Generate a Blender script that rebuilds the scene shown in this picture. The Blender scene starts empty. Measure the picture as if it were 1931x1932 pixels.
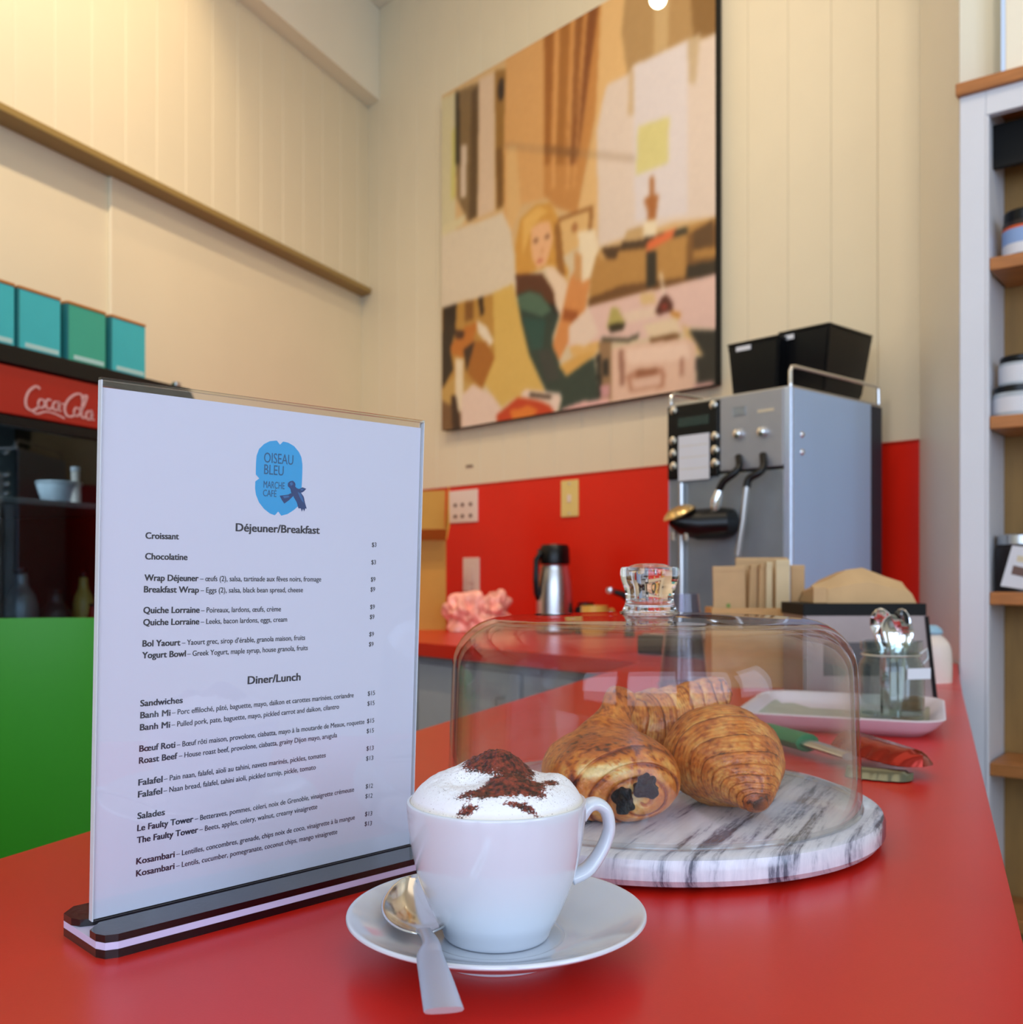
import bpy, bmesh, math, random
import numpy as np
from mathutils import Vector, Matrix
random.seed(7); RNG = np.random.default_rng(7)
SC = bpy.context.scene
COL = SC.collection
PI = math.pi
# ------------------------------------------------------------------ camera
F, CX, HY = 1900.0, 965.5, 1080.0          # focal length in pixels, centre column, horizon row
CAMZ, CT = 1.11, 0.92                      # camera height, counter top height
cam = bpy.data.cameras.new('camera'); camo = bpy.data.objects.new('camera', cam); COL.objects.link(camo)
camo.location = (0, 0, CAMZ); camo.rotation_euler = (PI/2, 0, 0)
cam.sensor_width = 36; cam.lens = 36*F/1931; cam.shift_y = (HY-966)/1931
cam.clip_start = 0.02; cam.clip_end = 60
cam.dof.use_dof = True; cam.dof.focus_distance = 0.545; cam.dof.aperture_fstop = 13.0
SC.camera = camo
# ------------------------------------------------------------------ world, lights, exposure
w = bpy.data.worlds.new('world'); SC.world = w; w.use_nodes = True
w.node_tree.nodes['Background'].inputs[0].default_value = (0.62, 0.76, 1.0, 1)
w.node_tree.nodes['Background'].inputs[1].default_value = 1.0
SC.view_settings.view_transform = 'Standard'; SC.view_settings.look = 'None'
SC.view_settings.exposure = 0.0; SC.view_settings.gamma = 1.0; SC.view_settings.use_curve_mapping = False
SC.cycles.use_denoising = True
SC.cycles.max_bounces = 10; SC.cycles.transparent_max_bounces = 24; SC.cycles.transmission_bounces = 8
SC.cycles.sample_clamp_indirect = 6.0; SC.cycles.caustics_reflective = False; SC.cycles.caustics_refractive = False
def area(name, loc, target, sx, sy, power, color, spread=PI):
    l = bpy.data.lights.new(name, 'AREA'); l.shape = 'RECTANGLE'; l.size = sx; l.size_y = sy
    l.energy = power; l.color = color; l.spread = spread
    o = bpy.data.objects.new(name, l); COL.objects.link(o); o.location = loc
    o.rotation_euler = (Vector(target)-Vector(loc)).to_track_quat('-Z', 'Y').to_euler()
    return o
def spot(name, loc, target, power, color, angle=60, blend=0.6, size=0.04):
    l = bpy.data.lights.new(name, 'SPOT'); l.energy = power; l.color = color
    l.spot_size = math.radians(angle); l.spot_blend = blend; l.shadow_soft_size = size
    o = bpy.data.objects.new(name, l); COL.objects.link(o); o.location = loc
    o.rotation_euler = (Vector(target)-Vector(loc)).to_track_quat('-Z', 'Y').to_euler()
    return o
DAY = (0.60, 0.76, 1.0); WARM = (1.0, 0.74, 0.42)
# daylight in the three front windows (behind the camera) and the two side windows
for k, x in enumerate((-2.2, -0.3, 1.6)):
    area('window_daylight', (x, -2.52, 1.95), (x, 0, 1.95), 1.5, 1.9, 36, DAY)
area('side_window_daylight', (2.68, -1.60, 1.95), (1.3, -1.75, 1.9), 1.5, 1.9, 38, DAY)
# warm ceiling spots of the shop, then an added overhead fill
spot('wall_washer', (-0.66, 2.92, 3.36), (-1.13, 3.12, 2.60), 13, WARM, 64, 1.0, 0.04)
spot('wall_washer', (0.1, 1.7, 3.36), (0.15, 3.3, 2.1), 50, (1.0, 0.80, 0.55), 95, 1.0, 0.06)
spot('wall_washer', (-0.70, 1.9, 3.36), (-1.35, 2.7, 1.9), 95, (1.0, 0.78, 0.52), 110, 1.0, 0.03)
spot('wall_washer', (0.8, 0.9, 3.36), (0.8, 2.5, 1.9), 32, (1.0, 0.82, 0.6), 90, 1.0, 0.06)
area('overhead_fill', (-0.2, 1.2, 3.36), (-0.2, 1.2, 0), 1.6, 1.6, 8, (1.0, 0.84, 0.62))  # broad warm fill light added overhead, not a fitting of the shop

# ------------------------------------------------------------------ helpers
def ray_plane(px, py, n, c):
    """photo pixel -> point on the vertical plane n.(x,y)=c"""
    a = (px-CX)/F
    Y = c/(n[0]*a+n[1])
    return Vector((a*Y, Y, CAMZ+(HY-py)/F*Y))
def ray_z(px, py, z):
    Y = (z-CAMZ)*F/(HY-py)
    return Vector(((px-CX)/F*Y, Y, z))
def at(px, py, Y):
    return Vector(((px-CX)/F*Y, Y, CAMZ+(HY-py)/F*Y))
class Frame:
    """local x to the right, local y away from the viewer, z up"""
    def __init__(s, loc, ang):
        s.o = Vector(loc); s.a = ang
        s.x = Vector((math.cos(ang), math.sin(ang))); s.y = Vector((-math.sin(ang), math.cos(ang)))
    def hit(s, px, py, yl=0.0):
        c = s.o.xy.dot(s.y)+yl
        p = ray_plane(px, py, s.y, c)
        return ((p.xy-s.o.xy).dot(s.x), p.z-s.o.z)
    def loc(s, p):
        d = Vector(p).xy-s.o.xy
        return Vector((d.dot(s.x), d.dot(s.y), Vector(p).z-s.o.z))
def empty(name, loc=(0, 0, 0), rz=0.0, label=None, cat=None, group=None, kind=None):
    o = bpy.data.objects.new(name, None); COL.objects.link(o)
    o.empty_display_size = 0.02; o.location = loc; o.rotation_euler = (0, 0, rz)
    return tag(o, label, cat, group, kind)
def tag(o, label=None, cat=None, group=None, kind=None):
    if label: o['label'] = label
    if cat: o['category'] = cat
    if group: o['group'] = group
    if kind: o['kind'] = kind
    return o
def obj(name, bm, mat, parent=None, smooth=False, loc=None, rz=0.0, label=None):
    me = bpy.data.meshes.new(name)
    if isinstance(bm, bmesh.types.BMesh):
        bmesh.ops.recalc_face_normals(bm, faces=bm.faces)
        bm.to_mesh(me); bm.free()
    else:
        me.from_pydata(bm[0], [], bm[1]); me.update()
    for m in (mat if isinstance(mat, (list, tuple)) else [mat]): me.materials.append(m)
    if smooth:
        me.polygons.foreach_set('use_smooth', [True]*len(me.polygons))
        if smooth != 'all' and hasattr(me, 'set_sharp_from_angle'): me.set_sharp_from_angle(angle=math.radians(smooth if smooth is not True else 40))
    o = bpy.data.objects.new(name, me); COL.objects.link(o)
    if parent: o.parent = parent
    if loc is not None: o.location = loc
    o.rotation_euler = (0, 0, rz)
    if label: o['label'] = label
    return o
def B(): return bmesh.new()
def box(bm, x0, x1, y0, y1, z0, z1, bev=0.0, seg=2, mi=0):
    v = [bm.verts.new(p) for p in ((x0,y0,z0),(x1,y0,z0),(x1,y1,z0),(x0,y1,z0),(x0,y0,z1),(x1,y0,z1),(x1,y1,z1),(x0,y1,z1))]
    fs = [bm.faces.new([v[i] for i in q]) for q in ((0,3,2,1),(4,5,6,7),(0,1,5,4),(1,2,6,5),(2,3,7,6),(3,0,4,7))]
    for f in fs: f.material_index = mi
    if bev > 0:
        es = list({e for f in fs for e in f.edges})
        bmesh.ops.bevel(bm, geom=es, offset=bev, segments=seg, affect='EDGES', profile=0.5)
    return bm
def mbox(*a, **k): return box(B(), *a, **k)
def prism(bm, pts, z0, z1, bev=0.0):
    lo = [bm.verts.new((p[0], p[1], z0)) for p in pts]; hi = [bm.verts.new((p[0], p[1], z1)) for p in pts]
    n = len(pts); fs = [bm.faces.new(lo[::-1]), bm.faces.new(hi)]
    for i in range(n): fs.append(bm.faces.new((lo[i], lo[(i+1) % n], hi[(i+1) % n], hi[i])))
    if bev: bmesh.ops.bevel(bm, geom=list({e for f in fs for e in f.edges}), offset=bev, segments=2, affect='EDGES')
    return bm
def slab(bm, pts, y0, y1):
    """polygon in local xz, thickness along y"""
    lo = [bm.verts.new((p[0], y0, p[1])) for p in pts]; hi = [bm.verts.new((p[0], y1, p[1])) for p in pts]
    n = len(pts); bm.faces.new(lo); bm.faces.new(hi[::-1])
    for i in range(n): bm.faces.new((lo[i], hi[i], hi[(i+1) % n], lo[(i+1) % n]))
    return bm
def lathe(bm, prof, n=64, c=(0, 0, 0), closed=False, sx=1, sy=1):
    rings = []
    for r, z in prof:
        if r < 1e-6: rings.append([bm.verts.new((c[0], c[1], c[2]+z))])
        else: rings.append([bm.verts.new((c[0]+sx*r*math.cos(2*PI*i/n), c[1]+sy*r*math.sin(2*PI*i/n), c[2]+z)) for i in range(n)])
    pairs = list(zip(rings, rings[1:]))
    if closed: pairs.append((rings[-1], rings[0]))
    for a, b in pairs:
        for i in range(n):
            j = (i+1) % n
            if len(a) == 1 and len(b) == 1: continue
            if len(a) == 1: bm.faces.new((a[0], b[j], b[i]))
            elif len(b) == 1: bm.faces.new((a[i], a[j], b[0]))
            else: bm.faces.new((a[i], a[j], b[j], b[i]))
    return bm
def smooth_prof(pts, n=8):
    """Catmull-Rom through profile points"""
    out = []
    P = [pts[0]]+list(pts)+[pts[-1]]
    for i in range(1, len(P)-2):
        for k in range(n):
            t = k/n
            out.append(tuple(0.5*((2*P[i][d])+(-P[i-1][d]+P[i+1][d])*t+(2*P[i-1][d]-5*P[i][d]+4*P[i+1][d]-P[i+2][d])*t*t+(-P[i-1][d]+3*P[i][d]-3*P[i+1][d]+P[i+2][d])*t**3) for d in range(len(pts[0]))))
    out.append(tuple(pts[-1])); return out
def tube(bm, pts, rad, n=12, up=(0, 0, 1), ry=None, cap=True):
    """sweep a circle (or ellipse: rad across, ry along up) along points"""
    P = [Vector(p) for p in pts]; m = len(P)
    R = rad if isinstance(rad, (list, tuple)) else [rad]*m
    Q = ry if isinstance(ry, (list, tuple)) else ([ry]*m if ry else R)
    rings = []; up = Vector(up)
    for i, p in enumerate(P):
        t = (P[min(i+1, m-1)]-P[max(i-1, 0)]).normalized()
        s = t.cross(up)
        if s.length < 1e-4: s = t.cross(Vector((1, 0.1, 0)))
        s.normalize(); u = s.cross(t).normalized()
        rings.append([bm.verts.new(p+s*R[i]*math.cos(2*PI*k/n)+u*Q[i]*math.sin(2*PI*k/n)) for k in range(n)])
    for a, b in zip(rings, rings[1:]):
        for k in range(n): bm.faces.new((a[k], a[(k+1) % n], b[(k+1) % n], b[k]))
    if cap: bm.faces.new(rings[0][::-1]); bm.faces.new(rings[-1])
    return bm
def cyl(bm, c, r, h, n=24, axis='z', r2=None):
    r2 = r if r2 is None else r2
    d = {'x': Vector((1, 0, 0)), 'y': Vector((0, 1, 0)), 'z': Vector((0, 0, 1))}[axis] if isinstance(axis, str) else Vector(axis)
    return tube(bm, [Vector(c), Vector(c)+d*h], [r, r2], n, up=(0, 1, 0) if axis == 'z' else (0, 0, 1))
# ---- materials
def srgb(r, g, b):
    f = lambda c: (c/255/12.92) if c/255 <= 0.04045 else ((c/255+0.055)/1.055)**2.4
    return (f(r), f(g), f(b), 1)
def mat(name, col, rough=0.5, metal=0.0, var=0.0, vscale=20, bump=0.0, bscale=200, coat=0.0, spec=0.5, stretch=(1, 1, 1), emit=0, attr=None, sheen=0):
    m = bpy.data.materials.new(name); m.use_nodes = True; N = m.node_tree.nodes; L = m.node_tree.links
    b = N['Principled BSDF']; b.inputs['Base Color'].default_value = col if len(col) == 4 else (*col, 1)
    b.inputs['Roughness'].default_value = rough; b.inputs['Metallic'].default_value = metal
    b.inputs['Coat Weight'].default_value = coat; b.inputs['Coat Roughness'].default_value = 0.08
    b.inputs['Specular IOR Level'].default_value = spec
    if emit: b.inputs['Emission Color'].default_value = b.inputs['Base Color'].default_value; b.inputs['Emission Strength'].default_value = emit
    tc = N.new('ShaderNodeTexCoord'); mp = N.new('ShaderNodeMapping'); mp.inputs['Scale'].default_value = stretch
    L.new(tc.outputs['Object'], mp.inputs[0])
    src = None
    if attr:
        a = N.new('ShaderNodeAttribute'); a.attribute_name = attr; src = a.outputs['Color']; L.new(src, b.inputs['Base Color'])
    if var > 0:
        n = N.new('ShaderNodeTexNoise'); n.inputs['Scale'].default_value = vscale; n.inputs['Detail'].default_value = 6
        L.new(mp.outputs[0], n.inputs['Vector'])
        r = N.new('ShaderNodeMapRange'); r.inputs['From Min'].default_value = 0.25; r.inputs['From Max'].default_value = 0.75
        r.inputs['To Min'].default_value = 1-var; r.inputs['To Max'].default_value = 1+var; L.new(n.outputs['Fac'], r.inputs['Value'])
        mx = N.new('ShaderNodeVectorMath'); mx.operation = 'SCALE'
        if src: L.new(src, mx.inputs[0])
        else: mx.inputs[0].default_value = b.inputs['Base Color'].default_value[:3]
        L.new(r.outputs[0], mx.inputs['Scale']); L.new(mx.outputs[0], b.inputs['Base Color'])
    if bump > 0:
        n = N.new('ShaderNodeTexNoise'); n.inputs['Scale'].default_value = bscale; n.inputs['Detail'].default_value = 4
        L.new(mp.outputs[0], n.inputs['Vector'])
        u = N.new('ShaderNodeBump'); u.inputs['Strength'].default_value = bump; u.inputs['Distance'].default_value = 0.001
        L.new(n.outputs['Fac'], u.inputs['Height']); L.new(u.outputs[0], b.inputs['Normal'])
    return m
def thin_glass(name, tint=(0.985, 0.99, 0.99), ior=1.5, rough=0.0, gain=1.0):
    m = bpy.data.materials.new(name); m.use_nodes = True; N = m.node_tree.nodes; L = m.node_tree.links
    N.clear(); out = N.new('ShaderNodeOutputMaterial'); mx = N.new('ShaderNodeMixShader'); t = N.new('ShaderNodeBsdfTransparent')
    g = N.new('ShaderNodeBsdfGlossy'); g.inputs['Roughness'].default_value = rough; fr = N.new('ShaderNodeFresnel'); fr.inputs['IOR'].default_value = ior
    t.inputs[0].default_value = (*tint, 1); g.inputs[0].default_value = (gain, gain, gain, 1)
    geo = N.new('ShaderNodeNewGeometry'); io = N.new('ShaderNodeMix'); io.data_type = 'FLOAT'
    io.inputs['A'].default_value = ior; io.inputs['B'].default_value = 1/ior
    # the same reflectance from both sides of the pane
    ab = N.new('ShaderNodeVectorMath'); ab.operation = 'DOT_PRODUCT'
    L.new(geo.outputs['Incoming'], ab.inputs[0]); L.new(geo.outputs['Normal'], ab.inputs[1])
    a1 = N.new('ShaderNodeMath'); a1.operation = 'ABSOLUTE'; L.new(ab.outputs['Value'], a1.inputs[0])
    s = N.new('ShaderNodeMath'); s.operation = 'SUBTRACT'; s.inputs[0].default_value = 1; L.new(a1.outputs[0], s.inputs[1])
    p = N.new('ShaderNodeMath'); p.operation = 'POWER'; p.inputs[1].default_value = 5; L.new(s.outputs[0], p.inputs[0])
    f0 = ((ior-1)/(ior+1))**2
    mr = N.new('ShaderNodeMath'); mr.operation = 'MULTIPLY_ADD'; mr.inputs[1].default_value = 1-f0; mr.inputs[2].default_value = f0; L.new(p.outputs[0], mr.inputs[0])
    L.new(mr.outputs[0], mx.inputs[0]); L.new(t.outputs[0], mx.inputs[1]); L.new(g.outputs[0], mx.inputs[2]); L.new(mx.outputs[0], out.inputs[0])
    N.remove(fr); N.remove(io)
    return m
def real_glass(name, col=(1, 1, 1), ior=1.48, rough=0.0):
    m = mat(name, (*col, 1), rough); m.node_tree.nodes['Principled BSDF'].inputs['Transmission Weight'].default_value = 1
    m.node_tree.nodes['Principled BSDF'].inputs['IOR'].default_value = ior; return m
M = {}
M['cream'] = mat('cream_paint', srgb(226, 214, 186), 0.55, var=0.03, vscale=3, bump=0.15, bscale=60)
M['cream_light'] = mat('cream_trim_paint', srgb(240, 234, 216), 0.45, var=0.02, vscale=4)
M['groove'] = mat('groove_paint', srgb(214, 200, 170), 0.7)
M['white_paint'] = mat('white_paint', srgb(222, 224, 232), 0.4, var=0.02, vscale=5)
M['red_panel'] = mat('red_laminate_panel', srgb(222, 30, 6), 0.38, var=0.05, vscale=4)
M['red_top'] = mat('red_laminate_top', srgb(206, 28, 10), 0.30, var=0.05, vscale=6, bump=0.05, bscale=900, spec=0.6)
M['red_edge'] = mat('red_laminate_edge', srgb(190, 40, 14), 0.4)
M['grey_body'] = mat('grey_cabinet_paint', srgb(176, 176, 178), 0.5, var=0.03)
M['floor'] = mat('floor_vinyl', srgb(120, 112, 104), 0.35, var=0.12, vscale=6)
M['wood'] = mat('shelf_wood', srgb(176, 112, 58), 0.45, var=0.22, vscale=8, stretch=(2, 12, 12))
M['wood_back'] = mat('back_panel_wood', srgb(150, 112, 58), 0.6, var=0.2, vscale=6, stretch=(6, 6, 1))
M['black'] = mat('black_plastic', srgb(6, 6, 8), 0.3, spec=0.35)
M['black_matte'] = mat('black_matte', srgb(8, 8, 8), 0.6, spec=0.25)
M['black_gloss'] = mat('black_gloss_base', srgb(10, 10, 14), 0.12, bump=0.06, bscale=400, coat=0.4)
M['steel'] = mat('brushed_steel', (0.62, 0.63, 0.65), 0.28, 1.0, var=0.05, vscale=30, stretch=(1, 1, 0.05))
M['steel_front'] = mat('satin_silver_front', srgb(172, 174, 180), 0.38, 0.55, var=0.03, vscale=30)
M['steel_grey'] = mat('grey_steel', srgb(150, 158, 164), 0.36, 0.5, var=0.1, vscale=10)
M['steel_side'] = mat('daylight_tinted_steel_side', srgb(178, 204, 240), 0.32, 0.35, var=0.03, vscale=6, stretch=(1, 1, 0.1))  # blue of the reflected window light is put into the base colour
M['chrome'] = mat('polished_chrome', (0.82, 0.82, 0.83), 0.07, 1.0)
M['chrome_soft'] = mat('polished_cutlery_steel', (0.72, 0.71, 0.70), 0.14, 1.0, bump=0.02, bscale=40)
M['gold'] = mat('brass', (0.80, 0.58, 0.28), 0.25, 1.0)
M['porcelain'] = mat('white_porcelain', srgb(212, 218, 228), 0.12, coat=0.6, spec=0.5)
M['paper'] = mat('white_paper', srgb(228, 230, 244), 0.6)
M['ink'] = mat('black_ink', srgb(30, 32, 52), 0.6)
M['acrylic'] = thin_glass('clear_acrylic', (0.97, 0.975, 0.985), 1.49)
M['acrylic_edge'] = mat('acrylic_cut_edge', srgb(206, 214, 222), 0.2)
M['lavender'] = mat('pale_base_core', srgb(206, 200, 232), 0.3)
M['glass'] = thin_glass('clear_glass_dome', (0.972, 0.974, 0.976), 1.42, 0.0, 0.8)
M['glass_jar'] = thin_glass('clear_glass_jar', (0.78, 0.83, 0.82), 1.5)
M['glass_solid'] = real_glass('solid_glass')
M['glass_dark'] = thin_glass('cooler_door_glass', (0.62, 0.68, 0.70), 1.5)
M['teal'] = mat('teal_card', srgb(66, 192, 196), 0.5, var=0.05, vscale=10)
M['teal_dark'] = mat('teal_card_side', srgb(30, 120, 122), 0.6)
M['box_lid'] = mat('orange_brown_lid', srgb(190, 120, 50), 0.6)
M['tin_text'] = mat('pale_label_print', srgb(190, 222, 214), 0.6)
M['cola_red'] = mat('red_cooler_sign', srgb(176, 34, 18), 0.4)
M['cola_white'] = mat('white_sign_lettering', srgb(226, 170, 165), 0.5)
M['cooler_in'] = mat('cooler_interior', srgb(90, 102, 104), 0.6, var=0.2, vscale=4)
M['cooler_shelf'] = mat('cooler_wire_shelf', srgb(150, 160, 165), 0.3, 0.5)
M['green'] = mat('green_moulded_plastic', srgb(46, 138, 14), 0.45)
M['cardboard'] = mat('cardboard', srgb(190, 138, 52), 0.7, var=0.06, vscale=12)
M['kraft'] = mat('kraft_paper', srgb(196, 158, 112), 0.75, var=0.08, vscale=25, bump=0.2, bscale=120)
M['kraft_light'] = mat('light_kraft_paper', srgb(212, 190, 150), 0.75, var=0.05)
M['light_wood'] = mat('pale_wood', srgb(206, 158, 96), 0.55, var=0.1, vscale=10, stretch=(3, 12, 12))
M['plate_white'] = mat('white_plate', srgb(232, 216, 206), 0.4)
M['plate_cream'] = mat('cream_plate', srgb(230, 208, 130), 0.45)
M['slot'] = mat('dark_slot', srgb(110, 84, 76), 0.6)
M['yellow'] = mat('yellow_glaze', srgb(222, 190, 92), 0.3)
M['pink'] = mat('pink_plastic_film', srgb(250, 176, 158), 0.22, var=0.35, vscale=26, bump=1.0, bscale=60)
M['cup_plastic'] = thin_glass('lilac_clear_plastic', (0.80, 0.78, 0.86), 1.5, 0.1)
M['tray_white'] = mat('white_tray_glaze', srgb(224, 214, 226), 0.3)
M['tray_in'] = mat('grey_green_tray_inside', srgb(176, 180, 168), 0.45, var=0.08, vscale=30)
M['dark_metal'] = mat('dark_brushed_metal', srgb(84, 78, 78), 0.38, 0.6, var=0.15, vscale=8)
M['mirror_metal'] = mat('dark_mirror_metal', srgb(150, 134, 130), 0.35, 0.5, var=0.1)
M['brown_wood'] = mat('dark_stained_wood', srgb(140, 80, 24), 0.5, var=0.35, vscale=40, stretch=(1, 4, 4))
M['red_metal'] = mat('red_tinted_tongs_metal', srgb(150, 30, 14), 0.18, 0.6)
M['green_rubber'] = mat('green_handle', srgb(20, 120, 70), 0.45)
M['jar_dark'] = mat('dark_preserve', srgb(30, 16, 14), 0.3)
M['label_white'] = mat('white_label', srgb(220, 220, 226), 0.6)
M['label_blue'] = mat('blue_label_print', srgb(140, 168, 214), 0.6)
M['orange'] = mat('orange_label', srgb(206, 84, 30), 0.5)
M['grey_food'] = mat('pale_grey_contents', srgb(176, 184, 192), 0.6, var=0.12, vscale=50)
M['navy'] = mat('navy_print', srgb(12, 60, 120), 0.6)
M['sky'] = mat('blue_logo_print', srgb(40, 172, 232), 0.6)
M['sky_text'] = mat('logo_lettering', srgb(10, 92, 140), 0.6)
M['bulb'] = mat('lamp_globe', (1.0, 0.86, 0.6), 0.3, emit=9)
M['lcd'] = mat('display_window', srgb(44, 58, 52), 0.2)

# ------------------------------------------------------------------ plan of the room
ND, NB = Vector((0.9219, -0.3875)), Vector((0.745, 0.667))       # into the room from the left wall / away through the back wall
AL, AB = math.atan2(0.9219, 0.3875), math.atan2(-0.745, 0.667)
CORNER = Vector((-0.645, 4.29, 0))
CEIL = 3.45
FB = Frame(CORNER, AB)          # back wall frame: x along wall to the right, y into the wall
FL = Frame(CORNER, AL)          # left wall frame: x along the wall away from the viewer (<=0 in the room), y into the wall
def place(fr, name, label, cat, loc, group=None):
    """Empty oriented like a frame at a world point"""
    return empty(name, loc, fr.a, label, cat, group)
def struct(name, bm, m, **k):
    o = obj(name, bm, m, **k); o['kind'] = 'structure'; return o
WLEN = (Vector((0.994, 2.457))-CORNER.xy).dot(FB.x)
room = [(-3.75, -3.0), (3.1, -3.0), (2.75, 1.0), (1.75, 2.0), (1.2, 2.75), (-0.4, 4.7), (-1.0, 4.75), (-4.0, -2.9)]
struct('floor', prism(B(), room, -0.05, 0), M['floor'])
struct('ceiling', prism(B(), room, CEIL, CEIL+0.05), M['cream_light'])
# back wall: carcass behind, tongue-and-groove planks, red laminate splashback
BZ = CAMZ+0.322                 # top of the red panel
wb = struct('wall_back', mbox(-0.25, WLEN, 0.012, 0.10, 0, CEIL), M['groove'], loc=CORNER, rz=AB)
xp = (FB.hit(1411, 300)[0]) % 0.1296
k = xp-0.1296-0.1296
pm = None
while k < WLEN-0.001:
    a, b = max(k, -0.24)+0.0006, min(k+0.1296, WLEN)-0.0006
    if b-a > 0.02:
        if abs((b-a)-(0.1296-0.0012)) < 1e-6:
            if pm is None:
                o = obj('plank', mbox(0, b-a, 0, 0.012, BZ, CEIL-0.001, bev=0.0012, seg=1), M['cream'], wb, loc=(a, 0, 0)); pm = o.data
            else:
                o = bpy.data.objects.new('plank', pm); COL.objects.link(o); o.parent = wb; o.location = (a, 0, 0)
        else: obj('plank', mbox(a, b, 0, 0.012, BZ, CEIL-0.001, bev=0.0016, seg=1), M['cream'], wb)
    k += 0.1296
obj('splashback', mbox(-0.24, WLEN, -0.004, 0.012, CT-0.05, BZ-0.002, bev=0.0012, seg=1), M['red_panel'], wb)
obj('edge_strip', mbox(-0.24, WLEN, -0.006, 0.012, BZ-0.002, BZ+0.003), M['red_edge'], wb)
# left wall: flat lower wall, planked middle box that stands proud, upper box that stands further
ZL, ZU = CAMZ+1.192, CAMZ+1.96
wl = struct('wall_left', mbox(-7.6, 0.1, 0.0, 0.10, 0, CEIL), M['cream'], loc=CORNER, rz=AL)
obj('lower_panel', mbox(-1.42, 0.0, -0.012, 0.0, 0.0, ZL, bev=0.002, seg=1), M['cream'], wl)
mid = struct('trim_1', mbox(-7.6, 0.1, -0.045, -0.001, ZL, ZU), M['groove'], loc=CORNER, rz=AL)
pm = None
for i in range(56):
    x = -7.3+i*0.1296+0.06
    if x+0.1296 > 0.06: break
    if pm is None: o = obj('plank', mbox(0, 0.1284, -0.057, -0.045, ZL, ZU, bev=0.0016, seg=1), M['cream'], mid, loc=(x, 0, 0)); pm = o.data
    else:
        o = bpy.data.objects.new('plank', pm); COL.objects.link(o); o.parent = mid; o.location = (x, 0, 0)
struct('trim_2', mbox(-7.6, 0.12, -0.130, -0.001, ZU, CEIL-0.001, bev=0.003), M['cream_light'], loc=CORNER, rz=AL)
struct('trim_3', mbox(-7.6, 0.06, -0.078, -0.001, ZL-0.022, ZL-0.0005, bev=0.003), mat('ochre_ledge', srgb(150, 124, 70), 0.5), loc=CORNER, rz=AL)
# right return wall and the wall above the shelf unit
struct('wall_right', prism(B(), [(0.996, 2.459), (0.932, 2.095), (1.03, 2.30), (1.09, 2.47)], 0, CEIL), M['cream_light'])
struct('wall_right_return', prism(B(), [(0.932, 2.0945), (1.045, 2.150), (1.10, 2.30), (1.031, 2.2995)], CAMZ+0.985+0.030, CEIL), M['cream_light'])
CABX = Vector((0.930, 2.090)); cd = Vector((0.792, -0.610)).normalized(); AC = math.atan2(cd.y, cd.x)
FC = Frame((CABX.x, CABX.y, 0), AC)
CABT = CAMZ+0.985               # underside of the shelf unit's wooden top
up = struct('wall_right_upper', mbox(0.083, 1.6, 0.03, 0.34, CABT+0.030, CEIL), M['cream_light'], loc=(CABX.x, CABX.y, 0), rz=AC)
for i in range(8): obj('plank', mbox(0.083+i*0.1296-(0.075 if i else 0), 0.083+(i+1)*0.1296-0.0755, 0.018, 0.03, CABT+0.031, CEIL-0.002, bev=0.002, seg=1), M['cream_light'], up)
struct('wall_right_side', prism(B(), [(1.30, 1.80), (1.36, 1.86), (2.60, 1.35), (2.52, 1.24)], 0, CEIL), M['cream'])
# side wall with two windows, front wall with three windows (behind the viewer)
def window_wall(name, p0, p1, wins, zb=1.0, zt=2.9):
    d = Vector(p1)-Vector(p0); L_ = d.length; a = math.atan2(d.y, d.x)
    bm = B(); x = 0
    for (a0, a1) in wins:
        box(bm, x, a0, 0, 0.1, 0, CEIL); box(bm, a0, a1, 0, 0.1, 0, zb); box(bm, a0, a1, 0, 0.1, zt, CEIL); x = a1
    box(bm, x, L_, 0, 0.1, 0, CEIL)
    struct(name, bm, M['cream'], loc=(p0[0], p0[1], 0), rz=a)
    for (a0, a1) in wins:
        window_wall.n += 1
        wbm = B()
        for (u0, u1, v0, v1) in ((a0, a1, zb, zb+0.05), (a0, a1, zt-0.05, zt), (a0, a0+0.05, zb, zt), (a1-0.05, a1, zb, zt), ((a0+a1)/2-0.025, (a0+a1)/2+0.025, zb, zt), (a0, a1, 2.25, 2.29)):
            box(wbm, u0, u1, -0.01, 0.05, v0, v1)
        struct('window_%d' % window_wall.n, wbm, M['white_paint'], loc=(p0[0], p0[1], 0), rz=a)
window_wall.n = 0
window_wall('wall_front', (3.05, -2.58), (-3.72, -2.58), [(0.70, 2.20), (2.60, 4.10), (4.50, 6.00)])
window_wall('wall_side', (2.50, 1.30), (2.98, -2.62), [(2.20, 3.70)])

# ------------------------------------------------------------------ counters
LDIR = Vector((0.3875, 0.9219)); LN = Vector((0.9226, -0.3857))
def on_front(c_l, c_b):        # point with LN.p=c_l and NB.p=c_b
    det = LN.x*NB.y-LN.y*NB.x
    return ((c_l*NB.y-LN.y*c_b)/det, (LN.x*c_b-c_l*NB.x)/det)
lc, rc, fb = -0.5712, 0.0440, 1.632
A = on_front(lc, fb); Bq = on_front(rc, fb)
near = lambda c, t: (LN.x*c+LDIR.x*t, LN.y*c+LDIR.y*t)
bar = empty('bar_counter', (0, 0, 0), 0, 'red laminate bar counter in the foreground carrying the menu, cup and pastry dome', 'counter')
obj('countertop', prism(B(), [near(lc, -0.9), near(rc, -0.9), (Bq[0]-NB.x*0.001, Bq[1]-NB.y*0.001), (A[0]-NB.x*0.001, A[1]-NB.y*0.001)], CT-0.036, CT, bev=0.0012), M['red_top'], bar)
ins = 0.04
obj('counter_body', prism(B(), [near(lc+ins, -0.85), near(rc-ins, -0.85), on_front(rc-ins, fb-0.03), on_front(lc+ins, fb-0.03)], 0.0, CT-0.0365), M['grey_body'], bar)
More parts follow.
